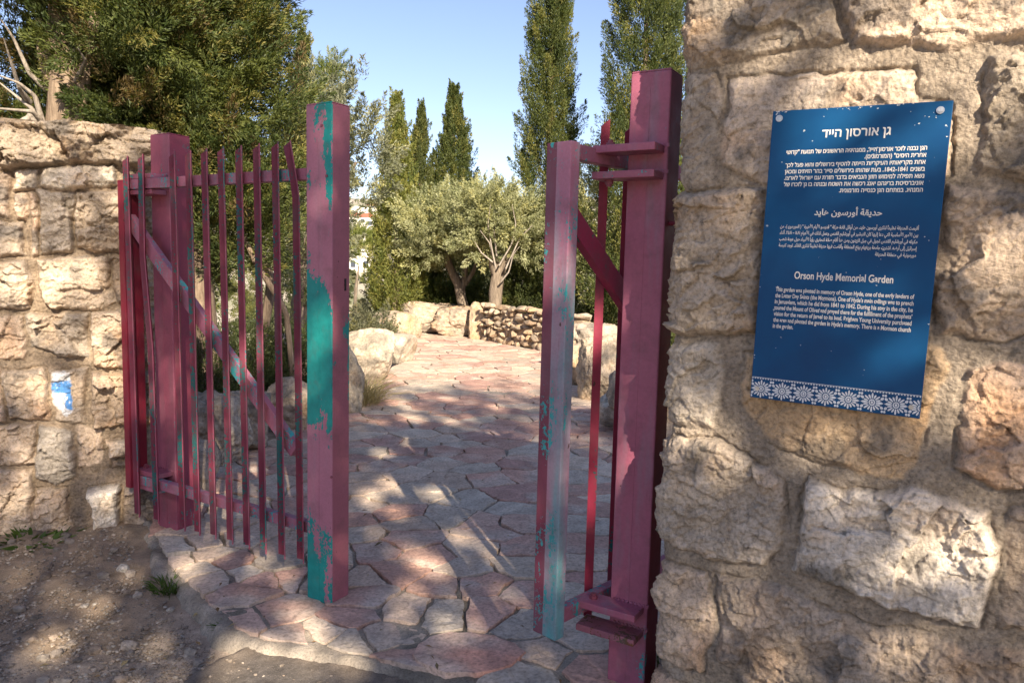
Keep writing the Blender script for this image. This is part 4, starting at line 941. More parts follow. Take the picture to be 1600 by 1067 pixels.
olive(935, _Y, 304, 'dim olive tree filling the gap between the open leaf and the right post',
 [(.0, 0, zat(930, 330, _Y), .75, .7, .8, 260), (.2, 0, zat(950, 250, _Y), .35, .5, .5, 80), (-.3, 0, zat(905, 400, _Y), .6, .6, .5, 140)], 65, [([(0, 0, 0), (.05, 0, 1), (0, 0, 2)], [.1, .08, .04])])
# pine sapling top
_Y = 19.0; olive(516, _Y, 305, 'light green pine top alone against the sky near the tall post',
 [(0, 0, zat(516, 140, _Y)+.1, .30, .3, .40, 60), (.03, 0, zat(518, 112, _Y)+.1, .10, .1, .26, 24), (-.1, 0, zat(508, 180, _Y)+.1, .4, .3, .4, 60)], 60, [([(0, 0, 0), (0, 0, 3), (.02, 0, zat(517, 110, _Y)+.1)], [.09, .06, .015])], L=.12, W=.012, A=(.10, .14, .035), B=(.20, .23, .06), name='pine_tree', cat='pine', group='pines in the valley', tw=.10, mat=M_LEAF)
_Y = 26.0; olive(560, _Y, 306, 'small bright green pine below the white houses',
 [(0, 0, zat(562, 372, _Y), .55, .5, .32, 110), (-.5, 0, zat(545, 385, _Y), .4, .4, .3, 60)], 60, [([(-.2, 0, -1), (-.1, 0, .8), (0, 0, 1.6)], [.08, .06, .02])], L=.14, W=.014, A=(.14, .18, .04), B=(.26, .28, .07), name='pine_tree', cat='pine', group='pines in the valley', mat=M_LEAF)

def shrub(px, pb, Y, w, d, h, seed, label, A=(.05, .075, .022), B=(.11, .135, .04), n=160, nl=70, L=.05, W=.016, cat='shrub', name='shrub', up=.5, z=None, tw=.08, group='shrubs in the garden', yel=.2, Yc=(.22, .20, .05)):
    rg = np.random.default_rng(seed); p = at(px, pb, Y); z = (0.0 if z is None else z)
    u = unit(rg.normal(0, 1, (n, 3))); u[:, 2] = np.abs(u[:, 2]); k = .35+.65*rg.random((n, 1))**.5; lump = 1+.3*vnoise(u*2.5+seed, seed)[:, None]
    base = u*k*lump*np.array([w/2, d/2, h*.86]); dr = u*.7+np.array([0, 0, up])+rg.normal(0, .3, (n, 3))
    C, D, c = plumes(base, dr, rg.uniform(.15, .38, n)*min(1.3, h+.4), rg.uniform(.6, 1.3, n)*tw, nl, rg, A, B, Yc, yel, .8)
    V, F, cc = leaf_arrays(C, D, L*rg.uniform(.6, 1.3, len(C)), W*rg.uniform(.7, 1.3, len(C)), rg, c)
    o = mk(name, V, F, M_LEAF, cc); o.location = (p[0], Y, z)
    return tag(o, label, cat, group)
DK = dict(A=(.04, .058, .02), B=(.095, .115, .034))
shrub(375, 680, 7.6, 1.15, .9, .92, 401, 'dark rosemary bush behind the pickets, over the left rock', n=300, nl=90, L=.035, W=.008, yel=.05, **DK)
shrub(450, 660, 7.9, .75, .8, .88, 402, 'dark bush behind the last pickets, touching the tall post', n=220, nl=90, L=.035, W=.008, yel=.05, **DK)
shrub(270, 700, 7.2, .8, .8, .9, 403, 'dark bush in the gap behind the left hinge post', n=150, nl=80, L=.035, W=.009, yel=.05, **DK)
shrub(345, 500, 20.0, 2.2, 1.2, 1.7, 404, 'sunlit yellow green bush under the huge cypress', A=(.12, .14, .04), B=(.24, .24, .08), n=200)
shrub(430, 500, 21.0, 2.2, 1.2, 2.0, 405, 'sunlit pale bush seen between the last pickets', A=(.13, .15, .06), B=(.27, .27, .13), n=220)
shrub(262, 500, 21.0, 2.4, 1.2, 2.0, 406, 'sunlit green bush seen through the first pickets', A=(.09, .11, .03), B=(.18, .19, .06), n=220)
shrub(660, 492, 18.4, 1.25, .8, .8, 407, 'yellow green low bush over the rock ledge', A=(.08, .11, .025), B=(.20, .22, .05), n=170, z=.35)
shrub(612, 496, 18.3, .75, .7, .42, 408, 'bright low bush at the far left bend of the path', A=(.10, .14, .03), B=(.24, .26, .06), n=110, z=.35)
shrub(700, 480, 18.2, 1.3, .8, .75, 409, 'mid green rounded bush behind the olive trunk', n=190, z=.45, A=(.06, .085, .025), B=(.15, .18, .05))
shrub(748, 475, 17.9, 1.0, .8, .75, 410, 'leafy bush behind the tall rounded rock', n=150, z=.45, A=(.055, .08, .025), B=(.14, .165, .05))
shrub(805, 470, 17.2, 1.25, 1.0, 1.15, 411, 'broad leafy green bush over the rubble wall', A=(.07, .10, .03), B=(.16, .18, .06), n=240, z=.5, L=.055, W=.022)
shrub(850, 465, 16.4, .9, .9, .9, 412, 'dark green bush at the foot of the tall shaggy cypress', n=150, z=.3, **DK)
shrub(905, 470, 15.6, 1.3, .9, 1.1, 413, 'dark hedge behind the open gate leaf', n=220, z=.2, **DK)
shrub(990, 470, 15.0, 1.6, .9, 1.6, 414, 'dark hedge behind the right hinge post', n=220, z=.2, **DK)
shrub(575, 500, 13.6, .9, .9, .75, 415, 'grey green bush behind the pale blocks', A=(.11, .12, .07), B=(.21, .21, .13), n=120)
shrub(560, 470, 18.0, 1.4, 1.2, 1.5, 416, 'pale dry bush in the valley gap right of the tall post', A=(.16, .15, .09), B=(.28, .26, .17), n=150, z=-.9)
shrub(600, 470, 20.5, 1.2, 1.0, 1.5, 417, 'dark brown bush below the slim cypress', A=(.07, .065, .05), B=(.14, .12, .09), n=130, z=-.4)
shrub(585, 480, 19.0, .7, .8, .8, 418, 'deep green bush beside the far boulders', n=90, z=-.3, **DK)
shrub(640, 470, 21.0, 1.6, 1.0, 1.6, 419, 'olive green bush between the slim cypress and the olive', A=(.09, .105, .05), B=(.17, .18, .10), n=170)
shrub(790, 450, 19.5, 3.2, 1.2, 2.3, 420, 'dark thicket closing the view behind the two olives', n=260, **DK)
shrub(860, 450, 18.0, 2.0, 1.2, 2.6, 421, 'thicket behind the tall shaggy cypress', n=220, A=(.06, .08, .025), B=(.13, .14, .05))
for k, (x_, y_, w_, h_) in enumerate([(2.6, 7.5, 1.5, 1.1), (3.2, 9.6, 1.8, 1.4), (2.8, 12.0, 1.7, 1.2), (4.6, 8.2, 2.0, 1.5), (4.8, 11.5, 2.2, 1.7), (4.0, 15.0, 2.4, 1.6)]):
    o = shrub(800, 500, 10, w_, w_*.8, h_, 440+k, 'green shrub in the garden bed behind the tall wall', n=150, A=(.06, .085, .025), B=(.14, .165, .05), group='shrubs behind the tall wall'); o.location = (x_, y_, -.2)
# grass and weeds at the edges
def tuft(x, y, z, r, h, n, seed, label, dry=False, name='grass_tuft', leafy=False):
    rg = np.random.default_rng(seed); a = rg.uniform(0, 6.28, n); rr = r*np.sqrt(rg.random(n)); b = np.column_stack([rr*np.cos(a), rr*np.sin(a), np.zeros(n)])
    d = np.column_stack([np.cos(a)*rr/r*.8, np.sin(a)*rr/r*.8, np.ones(n)*(.5 if leafy else 1)])+rg.normal(0, .3, (n, 3)); ln = h*rg.uniform(.5, 1.1, n)
    V = []; w = (.012 if leafy else .0035)*rg.uniform(.7, 1.4, n); d = unit(d); sd = unit(np.cross(d, rg.normal(0, 1, (n, 3))))
    bend = np.column_stack([d[:, 0], d[:, 1], -np.ones(n)*.5])*.35
    p0 = b; p1 = b+d*ln[:, None]*.55; p2 = b+(d+bend)*ln[:, None]
    V = np.stack([p0-sd*w[:, None]*.6, p0+sd*w[:, None]*.6, p1+sd*w[:, None], p1-sd*w[:, None], p2], 1).reshape(-1, 3)
    i = np.arange(n)*5; q = np.stack([i, i+1, i+2, i+3], -1); t = np.stack([i+3, i+2, i+4], -1)
    A, B = ((.30, .25, .13), (.46, .40, .24)) if dry else ((.045, .09, .02), (.11, .17, .04))
    c = np.repeat(mixc(A, B, rg.random(n)), 5, axis=0); o = mk(name, V, [q, t], M_LEAF, c); o.location = (x, y, z)
    return tag(o, label, 'grass' if dry or not leafy else 'weed', 'weeds and grass along the edges')
for k, (px, py, r, h, n, lf, lb) in enumerate([(45, 853, .20, .13, 420, True, 'large patch of green weeds at the foot of the left wall'), (88, 876, .08, .07, 110, True, 'small weed patch in front of the big weed patch'), (266, 922, .08, .09, 140, False, 'small grass tuft at the broken edge of the path'), (360, 984, .05, .08, 90, False, 'tiny grass tuft near the front corner of the path'), (236, 868, .04, .05, 40, False, 'grass blades beside the foot of the left hinge post'), (1020, 1062, .06, .16, 130, False, 'green grass blades at the foot of the right hinge post')]):
    p = gp(px, py, -.06); tuft(p[0], p[1], -.055, r, h, n, 500+k, lb, False, 'weed' if lf else 'grass_tuft', lf)
p = gp(548, 560, 0); tuft(-1.78, 8.3, .0, .28, .5, 500, 520, 'dry straw coloured grass at the path edge by the tall post', True)
p = gp(1035, 960, 0); tuft(.62, 3.0, -.02, .07, .16, 70, 521, 'green weed in the gap between right post and wall', False)

# ------------------------------------------------------------------ far hillside houses
M_WALLW = plain_mat('white_render', (.70, .66, .59), .85, bscale=1.2, var=.08); M_ROOF = plain_mat('red_roof_tiles', (.42, .13, .075), .8, bscale=2, var=.2); M_GLASS = plain_mat('dark_window', (.06, .07, .09), .2)
def house(px, py, Y, w, d, h, red, label, wins):
    d_ = ray(px, py); t_ = np.arange(60, 900, 1.0); q_ = EYEP+d_[None]*t_[:, None]; hit = np.where(terrain_z(q_[:, 0], q_[:, 1]) > q_[:, 2])[0]
    p = q_[hit[0]] if len(hit) else q_[240]; Y = float(p[1]); z0 = float(p[2]); r = empty('house', (p[0], Y, z0), label, 'house', 'white houses on the far hillside')
    bm = bmesh.new(); bm_box(bm, (0, 0, h/2-2), (w, d, h+4), bev=0); sub(r, 'wall', bm, M_WALLW)
    if red:
        bm = bmesh.new(); vs = [bm.verts.new(v) for v in [(-w/2-.4, -d/2-.4, h), (w/2+.4, -d/2-.4, h), (w/2+.4, d/2+.4, h), (-w/2-.4, d/2+.4, h), (-w/2+d*.4, 0, h+1.9), (w/2-d*.4, 0, h+1.9)]]
        for f in ((0, 1, 5, 4), (1, 2, 5), (2, 3, 4, 5), (3, 0, 4), (3, 2, 1, 0)): bm.faces.new([vs[k] for k in f])
        sub(r, 'roof', bm, M_ROOF)
    else:
        bm = bmesh.new(); bm_box(bm, (0, 0, h+.25), (w+.3, d+.3, .5), bev=0); bm_box(bm, (w*.2, 0, h+1.2), (2, 2, 1.5), bev=0); sub(r, 'parapet', bm, M_WALLW)
    nx, nz = wins
    for a in range(nx):
        for b in range(nz):
            bm = bmesh.new(); bm_box(bm, (-w/2+(a+.5)*w/nx, -d/2-.03, (b+.55)*h/nz), (w/nx*.36, .12, h/nz*.45), bev=0); sub(r, 'window', bm, M_GLASS)
house(562, 366, 250, 16, 9, 6.5, True, 'white house with a red roof above the small bright pine', (4, 2))
house(590, 372, 240, 9, 8, 7, False, 'pale flat roofed house right of the red roofed one', (2, 2))
house(545, 352, 300, 18, 9, 6, False, 'white flat house uppermost on the far hill', (4, 2))
house(583, 350, 310, 20, 9, 6, False, 'long white house on the skyline by the slim cypress', (5, 2))
house(572, 397, 215, 14, 8, 5, False, 'low white house below the red roofed one', (3, 1))
house(556, 425, 190, 12, 8, 4.5, False, 'lowest white house in the valley gap', (3, 1))
house(600, 340, 330, 14, 9, 5, True, 'small red roofed house at the right end of the hill', (3, 2))
def scrub():
    rg = np.random.default_rng(71); n = 900; az = np.radians(rg.uniform(-26, 6, n)); d = rg.uniform(60, 420, n)
    x, y = d*np.sin(az), d*np.cos(az); z = terrain_z(x, y); size = rg.uniform(1.0, 2.6, n); m = 26
    off = unit(rg.normal(0, 1, (n, m, 3)))*rg.random((n, m, 1))**.4*size[:, None, None]*np.array([1, 1, .9])
    C = np.column_stack([x, y, z+size*.7])[:, None]+off; c = np.repeat(mixc((.07, .085, .04), (.17, .17, .09), rg.random(n)), m, axis=0)
    V, F, cc = leaf_arrays(C.reshape(-1, 3), rg.normal(0, 1, (n*m, 3)), np.repeat(size, m)*.9, np.repeat(size, m)*.6, rg, c); o = mk('hillside_scrub', V, F, M_LEAF, cc); o['kind'] = 'stuff'
scrub()
# ------------------------------------------------------------------ the blue sign
def sign():
    P0 = RW_C+RW_N*.062; cs = [on_plane(x, y, P0, RW_N) for x, y in ((1205,175),(1487,157),(1440,655),(1175,620))]
    ex = (cs[1]-cs[0])+(cs[2]-cs[3]); ex /= np.linalg.norm(ex); w = (np.linalg.norm(cs[1]-cs[0])+np.linalg.norm(cs[2]-cs[3]))/2; h = (np.linalg.norm(cs[3]-cs[0])+np.linalg.norm(cs[2]-cs[1]))/2
    ey = np.cross(RW_N, ex); cen = sum(cs)/4
    M = Matrix((Vector(ex), Vector(ey), Vector(RW_N))).transposed().to_4x4(); M.translation = Vector(cen)
    m = Mat('blue_enamel'); c = m.coords(); n = m.noise(c, 5, 4, .5); blue = m.mix(m.ramp(n, [(.35, 0.0), (.7, 1.0)]), (.0008, .050, .150), (.001, .078, .205))
    sc = m.noise(m.coords('Object', (1, .35, 1)), 60, 6, .75); blue = m.mix(m.ramp(sc, [(.70, 0.0), (.78, .5)]), blue, (.05, .20, .36))
    sp = m.noise(m.coords('Object', (1, 1, 1), (3, 1, 0)), 48, 2, .5); blue = m.mix(m.ramp(sp, [(.745, 0.0), (.76, .9)]), blue, (.45, .50, .52))
    MB = m.base(blue, m.ramp(n, [(.3, .45), (.7, .6)]), m.bump(m.noise(c, 14, 3, .5), .05, .003), .25)
    MW = plain_mat('sign_lettering', (.72, .69, .64), .6, bscale=90, var=.12); MS = plain_mat('steel_screw', (.55, .54, .52), .35, .8); MWH = plain_mat('bare_metal_chips', (.55, .58, .60), .6)
    bm = bmesh.new(); bm_box(bm, (0, 0, 0), (w, h, .004), bev=.0015, seg=2)
    o = from_bm('sign', bm, MB); o.matrix_world = M; tag(o, 'blue metal sign with white Hebrew, Arabic and English text on the stone wall', 'sign')
    Z = .0026
    def flat(name, polys, mat, parent, z=Z):
        V, T, off = [], [], 0; bm = bmesh.new()
        for p in polys:
            try: bm.faces.new([bm.verts.new((x, y, z)) for x, y in p])
            except ValueError: pass
        bmesh.ops.triangulate(bm, faces=bm.faces[:]); return from_bm(name, bm, mat, parent)
    # screws
    for k, (sx, sy, r) in enumerate(((-w/2+.020, h/2-.022, .0098), (w/2-.028, h/2-.024, .0098), (-w/2+.020, -h/2+.030, .0065), (w/2-.024, -h/2+.030, .0065))):
        bm = bmesh.new(); bm_cyl(bm, (sx, sy, .0035), r, .003, None, 18); bm_cyl(bm, (sx, sy, .006), r*.62, .004, None, 6); from_bm('screw', bm, MS, o)
    # chipped upper edge and corners
    rg = np.random.default_rng(3); polys = []
    for cx, cy, n, sp in ((-.02, h/2-.002, 16, .035), (-w/2+.012, h/2-.002, 12, .02), (w/2-.06, h/2-.05, 9, .03), (.10, h/2-.002, 5, .02), (.065, h/2-.125, 6, .012), (.05, h/2-.118, 5, .008), (-w/2+.004, -h/2+.4, 5, .1), (w/2-.004, -h/2+.4, 6, .18), (-.06, -h/2+.30, 6, .03), (.0, -h/2+.15, 6, .15), (.12, .03, 5, .05)):
        for _ in range(n):
            x = cx+rg.normal(0, sp); y = cy-abs(rg.normal(0, .003)) if sp < .04 and cy > h/2-.01 else cy+rg.normal(0, sp*.5); s = rg.uniform(.0008, .0032)
            x = np.clip(x, -w/2+.003, w/2-.003); y = min(max(y, -h/2+.003), h/2-.002); a = np.sort(rg.uniform(0, 6.28, 6)); polys.append([(x+s*rg.uniform(.6, 1.4)*math.cos(t), y+s*rg.uniform(.4, 1)*math.sin(t)) for t in a])
    flat('chipped_paint', polys, MWH, o, Z+.0003)['kind'] = 'stuff'
    # lettering: every outline filled by itself with its own holes, so overlapping strokes stay solid
    from mathutils.geometry import interpolate_bezier, tessellate_polygon
    def glyphs(ob, grow):
        cv = ob.to_curve(bpy.context.evaluated_depsgraph_get()); loops = []
        for sp in cv.splines:
            pts = []
            if sp.type == 'BEZIER':
                bp = sp.bezier_points; n = len(bp)
                for i in range(n):
                    a, b = bp[i], bp[(i+1) % n]
                    straight = (a.handle_right-a.co).cross(b.co-a.co).length < 1e-9 and (b.handle_left-b.co).cross(b.co-a.co).length < 1e-9
                    pts += [a.co] if straight else list(interpolate_bezier(a.co, a.handle_right, b.handle_left, b.co, 5))[:-1]
            else: pts = [p.co for p in sp.points]
            P = np.array([(p[0], p[1]) for p in pts])
            if len(P) > 1: P = P[np.hypot(*(P-np.roll(P, 1, 0)).T) > 1e-7]
            if len(P) > 2: loops.append(P)
        ob.to_curve_clear()
        NP = len(loops); ar = [.5*np.sum(p[:, 0]*np.roll(p[:, 1], -1)-np.roll(p[:, 0], -1)*p[:, 1]) for p in loops]
        box = [(p.min(0), p.max(0)) for p in loops]
        def depth(i): return sum(1 for j in range(NP) if j != i and abs(ar[j]) > abs(ar[i]) and (box[j][0] <= box[i][0]).all() and (box[j][1] >= box[i][1]).all() and (sdf_poly(loops[i], loops[j]) > 0).all())
        hole = [depth(i) % 2 == 1 for i in range(NP)]; out = []
        for i, P in enumerate(loops):
            sgn = np.sign(ar[i])*(-1 if hole[i] else 1)
            t = np.roll(P, -1, 0)-P; t /= np.linalg.norm(t, axis=1)[:, None]+1e-12; nrm = np.column_stack([t[:, 1], -t[:, 0]])*sgn
            m = nrm+np.roll(nrm, 1, 0); L2 = np.maximum((m*m).sum(1), .8)
            out.append(P+m/L2[:, None]*2*grow)
        outer = [i for i in range(NP) if not hole[i]]; holes = {i: [] for i in outer}
        for j in range(len(out)):
            if not hole[j]: continue
            c = [i for i in outer if abs(ar[i]) > abs(ar[j]) and sdf_poly(loops[j][:1], loops[i])[0] > 0]
            if c: holes[min(c, key=lambda i: abs(ar[i]))].append(j)
        V, F, off = [], [], 0
        for q, i in enumerate(outer):
            rings = [[Vector((x, y, 0)) for x, y in out[k]] for k in [i]+holes[i]]
            for t in tessellate_polygon(rings): F.append([k+off for k in t])
            for r_ in rings:
                V += [(p.x, p.y, (q % 4)*.00004) for p in r_]; off += len(r_)
        return np.array(V), F
    dg = bpy.context.evaluated_depsgraph_get
    def text(name, lines, size, x, y, lead, align='LEFT', width=None, squeeze=1.0, bold=0.0, skip=None):
        parts = []
        for k, ln in enumerate(lines):
            cu = bpy.data.curves.new('t', 'FONT'); cu.body = ln; cu.size = size; cu.align_x = 'LEFT'; cu.resolution_u = 3; cu.fill_mode = 'NONE'
            ob = bpy.data.objects.new('t', cu); COL.objects.link(ob); bpy.context.view_layer.update()
            V, F = glyphs(ob, bold); bpy.data.objects.remove(ob); bpy.data.curves.remove(cu)
            lo, hi = V[:, 0].min(), V[:, 0].max(); wd = (hi-lo)*squeeze
            sx = squeeze
            if width and wd > width[k]*.9 or (width and k < len(lines)-1): sx = width[k]/(hi-lo); wd = width[k]
            x0 = x if align == 'LEFT' else (x-wd if align == 'RIGHT' else x-wd/2)
            V = np.column_stack([(V[:, 0]-lo)*sx+x0, V[:, 1]+y-k*lead, Z+V[:, 2]]); parts.append((V, F))
        allV = np.concatenate([p[0] for p in parts]); allF = []; off = 0
        for V, F in parts:
            allF += [[i+off for i in f] for f in F]; off += len(V)
        me = bpy.data.meshes.new(name); me.from_pydata(allV.tolist(), [], allF); me.materials.append(MW); ob = bpy.data.objects.new(name, me); COL.objects.link(ob); ob.parent = o
        return ob
    def vis(s):      # right-to-left line in visual order, figures kept left to right
        import re
        toks = re.findall(r'[0-9][0-9\-–]*[0-9]|.', s); sw = {'(': ')', ')': '('}
        return ''.join(sw.get(t, t) for t in toks[::-1])
    # Arabic joined forms: (isolated, final, initial, medial)
    AR = {'ا': (0xFE8D, 0xFE8E), 'أ': (0xFE83, 0xFE84), 'إ': (0xFE87, 0xFE88), 'آ': (0xFE81, 0xFE82), 'ب': (0xFE8F, 0xFE90, 0xFE91, 0xFE92), 'ة': (0xFE93, 0xFE94), 'ت': (0xFE95, 0xFE96, 0xFE97, 0xFE98), 'ث': (0xFE99, 0xFE9A, 0xFE9B, 0xFE9C), 'ج': (0xFE9D, 0xFE9E, 0xFE9F, 0xFEA0), 'ح': (0xFEA1, 0xFEA2, 0xFEA3, 0xFEA4), 'خ': (0xFEA5, 0xFEA6, 0xFEA7, 0xFEA8), 'د': (0xFEA9, 0xFEAA), 'ذ': (0xFEAB, 0xFEAC), 'ر': (0xFEAD, 0xFEAE), 'ز': (0xFEAF, 0xFEB0), 'س': (0xFEB1, 0xFEB2, 0xFEB3, 0xFEB4), 'ش': (0xFEB5, 0xFEB6, 0xFEB7, 0xFEB8), 'ص': (0xFEB9, 0xFEBA, 0xFEBB, 0xFEBC), 'ض': (0xFEBD, 0xFEBE, 0xFEBF, 0xFEC0), 'ط': (0xFEC1, 0xFEC2, 0xFEC3, 0xFEC4), 'ع': (0xFEC9, 0xFECA, 0xFECB, 0xFECC), 'غ': (0xFECD, 0xFECE, 0xFECF, 0xFED0), 'ف': (0xFED1, 0xFED2, 0xFED3, 0xFED4), 'ق': (0xFED5, 0xFED6, 0xFED7, 0xFED8), 'ك': (0xFED9, 0xFEDA, 0xFEDB, 0xFEDC), 'ل': (0xFEDD, 0xFEDE, 0xFEDF, 0xFEE0), 'م': (0xFEE1, 0xFEE2, 0xFEE3, 0xFEE4), 'ن': (0xFEE5, 0xFEE6, 0xFEE7, 0xFEE8), 'ه': (0xFEE9, 0xFEEA, 0xFEEB, 0xFEEC), 'و': (0xFEED, 0xFEEE), 'ى': (0xFEEF, 0xFEF0), 'ي': (0xFEF1, 0xFEF2, 0xFEF3, 0xFEF4), 'ء': (0xFE80,), 'ؤ': (0xFE85, 0xFE86), 'ئ': (0xFE89, 0xFE8A, 0xFE8B, 0xFE8C)}
    LAM = {'ا': 0xFEFB, 'أ': 0xFEF7, 'إ': 0xFEF9, 'آ': 0xFEF5}
    def arab(s):
        out = []; i = 0; prev = False
        while i < len(s):
            ch = s[i]
            if ch not in AR: out.append(ch); prev = False; i += 1; continue
            if ch == 'ل' and i+1 < len(s) and s[i+1] in LAM:
                out.append(chr(LAM[s[i+1]]+(1 if prev else 0))); prev = False; i += 2; continue
            f = AR[ch]; nxt = i+1 < len(s) and s[i+1] in AR and len(AR[s[i+1]]) > 1; joins = len(f) == 4 and nxt
            k = (3 if joins else 1) if prev and len(f) > 1 else (2 if joins else 0)
            out.append(chr(f[k])); prev = joins; i += 1
        return vis(''.join(out))
    R = w/2-.050; W_ = w-.098; top = h/2
    text('hebrew_title', [vis('גן אורסון הייד')], .034, .0, top-.082, .03, 'CENTER', squeeze=.95, bold=.0007)
    text('hebrew_text', [vis(s) for s in ('הגן נבנה לזכר אורסון הייד, ממנהיגיה הראשונים של תנועת "קדושי', 'אחרית הימים" (המורמונים).', 'אחת מקריאותיו העיקריות הייתה להטיף בירושלים והוא פעל לכך', 'בשנים 1842-1841. בעת שהותו בירושלים סייר בהר הזיתים ומכאן', 'נשא תפילה למימוש חזון הנביאים בדבר חזרת עם ישראל לארצו.', 'אוניברסיטת בריגהם יאנג רכשה את השטח ובנתה בו גן לזכרו של', 'המנהיג. במתחם הגן כנסייה מורמונית.')], .0165, R, top-.126, .0186, 'RIGHT', [W_, W_*.42, W_, W_, W_, W_, W_*.58], bold=.00045)
    text('arabic_title', [arab('حديقة أورسون هايد')], .0245, -.002, top-.302, .03, 'CENTER', squeeze=.95, bold=.0005)
    text('arabic_text', [arab(s) for s in ('أقيمت الحديقة تخليداً لذكرى أورسون هايد، من أوائل قادة حركة " قديسو الأيام الأخيرة " ( المورمون )، من', 'بين الأمور الأساسية التي دعا إليها كان التبشير في أورشليم القدس وعمل لذلك في الأعوام ١٨٤١ – ١٨٤٢. أثناء', 'مكوثه في أورشليم القدس تجول في جبل الزيتون ومن هنا أقام صلاة لتحقيق رؤيا الأنبياء حول عودة شعب', 'إسرائيل إلى أرضه. اشترت جامعة بريغهام يونغ المنطقة وأقامت فيها حديقة تخليداً لذكرى القائد. توجد كنيسة', 'مورمونية في منطقة الحديقة')], .0135, R, top-.340, .0184, 'RIGHT', [W_]*4+[W_*.28], bold=.0003)
    text('english_title', ['Orson Hyde Memorial Garden'], .030, .0, top-.488, .03, 'CENTER', [.262], bold=.0006)
    text('english_text', ['This garden was planted in memory of Orson Hyde, one of the early leaders of', 'the Latter Day Saints (the Mormons). One of Hyde\u2019s main callings was to preach', 'in Jerusalem, which he did from 1841 to 1842. During his stay in the city, he', 'toured the Mount of Olives and prayed there for the fulfillment of the prophets\u2019', 'vision for the return of Israel to its land. Brigham Young University purchased', 'the area and planted the garden in Hyde\u2019s memory. There is a Mormon church', 'in the garden.'], .0175, -w/2+.050, top-.528, .0183, 'LEFT', [W_+.004]*6+[W_*.16], bold=.00045)
    # lace border: fans of petals, ovals and a beaded upper line
    polys = []; y0 = -h/2+.030; nU = 7.5; u = w/nU
    def ell(cx, cy, a, b, rot=0, n=14):
        c, s = math.cos(rot), math.sin(rot); return [(cx+a*math.cos(t)*c-b*math.sin(t)*s, cy+a*math.cos(t)*s+b*math.sin(t)*c) for t in np.linspace(0, 2*np.pi, n, endpoint=False)]
    def ring(cx, cy, a, b, k=.62, n=20):
        t = np.linspace(0, 2*np.pi, n+1); return [[(cx+a*math.cos(t[i]), cy+b*math.sin(t[i])), (cx+a*math.cos(t[i+1]), cy+b*math.sin(t[i+1])), (cx+a*k*math.cos(t[i+1]), cy+b*k*math.sin(t[i+1])), (cx+a*k*math.cos(t[i]), cy+b*k*math.sin(t[i]))] for i in range(n)]
    def petal(cx, cy, ang, r0, r1, wd):
        c, s = math.cos(ang), math.sin(ang); pts = [(r0, -wd*.25), (r0+(r1-r0)*.6, -wd*.5), (r1*.97, -wd*.32), (r1, 0), (r1*.97, wd*.32), (r0+(r1-r0)*.6, wd*.5), (r0, wd*.25)]
        return [(cx+x*c-y*s, cy+x*s+y*c) for x, y in pts]
    for k in range(8):
        cx = -w/2+u*(k+.5)
        polys += ring(cx, y0, .0085, .0095, .60); polys.append(ell(cx, y0, .0032, .0042))
        for sgn in (1, -1):
            for j in range(9):
                a = math.radians(90+(j-4)*24)*sgn; polys.append(petal(cx, y0+sgn*.001, a, .0105, .0262 if j % 2 == 0 else .0228, .0052))
        for sx in (1, -1):
            polys.append(ell(cx+sx*.0255, y0+.013, .0050, .0038, sx*.9)); polys.append(ell(cx+sx*.0255, y0-.013, .0050, .0038, -sx*.9)); polys.append(ell(cx+sx*.021, y0, .0085, .0022)); polys.append(ell(cx+sx*.0275, y0+.023, .0030, .0036)); polys.append(ell(cx+sx*.0275, y0-.023, .0030, .0036)); polys.append(ell(cx+sx*.013, y0+.006*sx, .0022, .0022))
    g = .0
    for k in range(60): polys.append(ell(-w/2+w*(k+.5)/60, y0+.0315, .0024, .0020, 0, 8))
    polys.append([(-w/2+.002, y0+.0338), (w/2-.002, y0+.0338), (w/2-.002, y0+.0352), (-w/2+.002, y0+.0352)])
    lim = lambda p: [(min(max(x, -w/2+.002), w/2-.002), max(y, -h/2+.002)) for x, y in p]
    # each little shape sits a hair above the one before it
    bm = bmesh.new()
    for i, p in enumerate(polys):
        try: bm.faces.new([bm.verts.new((x, y, Z+(i % 40)*.00002)) for x, y in lim(p)])
        except ValueError: pass
    from_bm('lace_border', bm, plain_mat('lace_white', (.66, .69, .72), .6, bscale=120, var=.15), o)
sign()

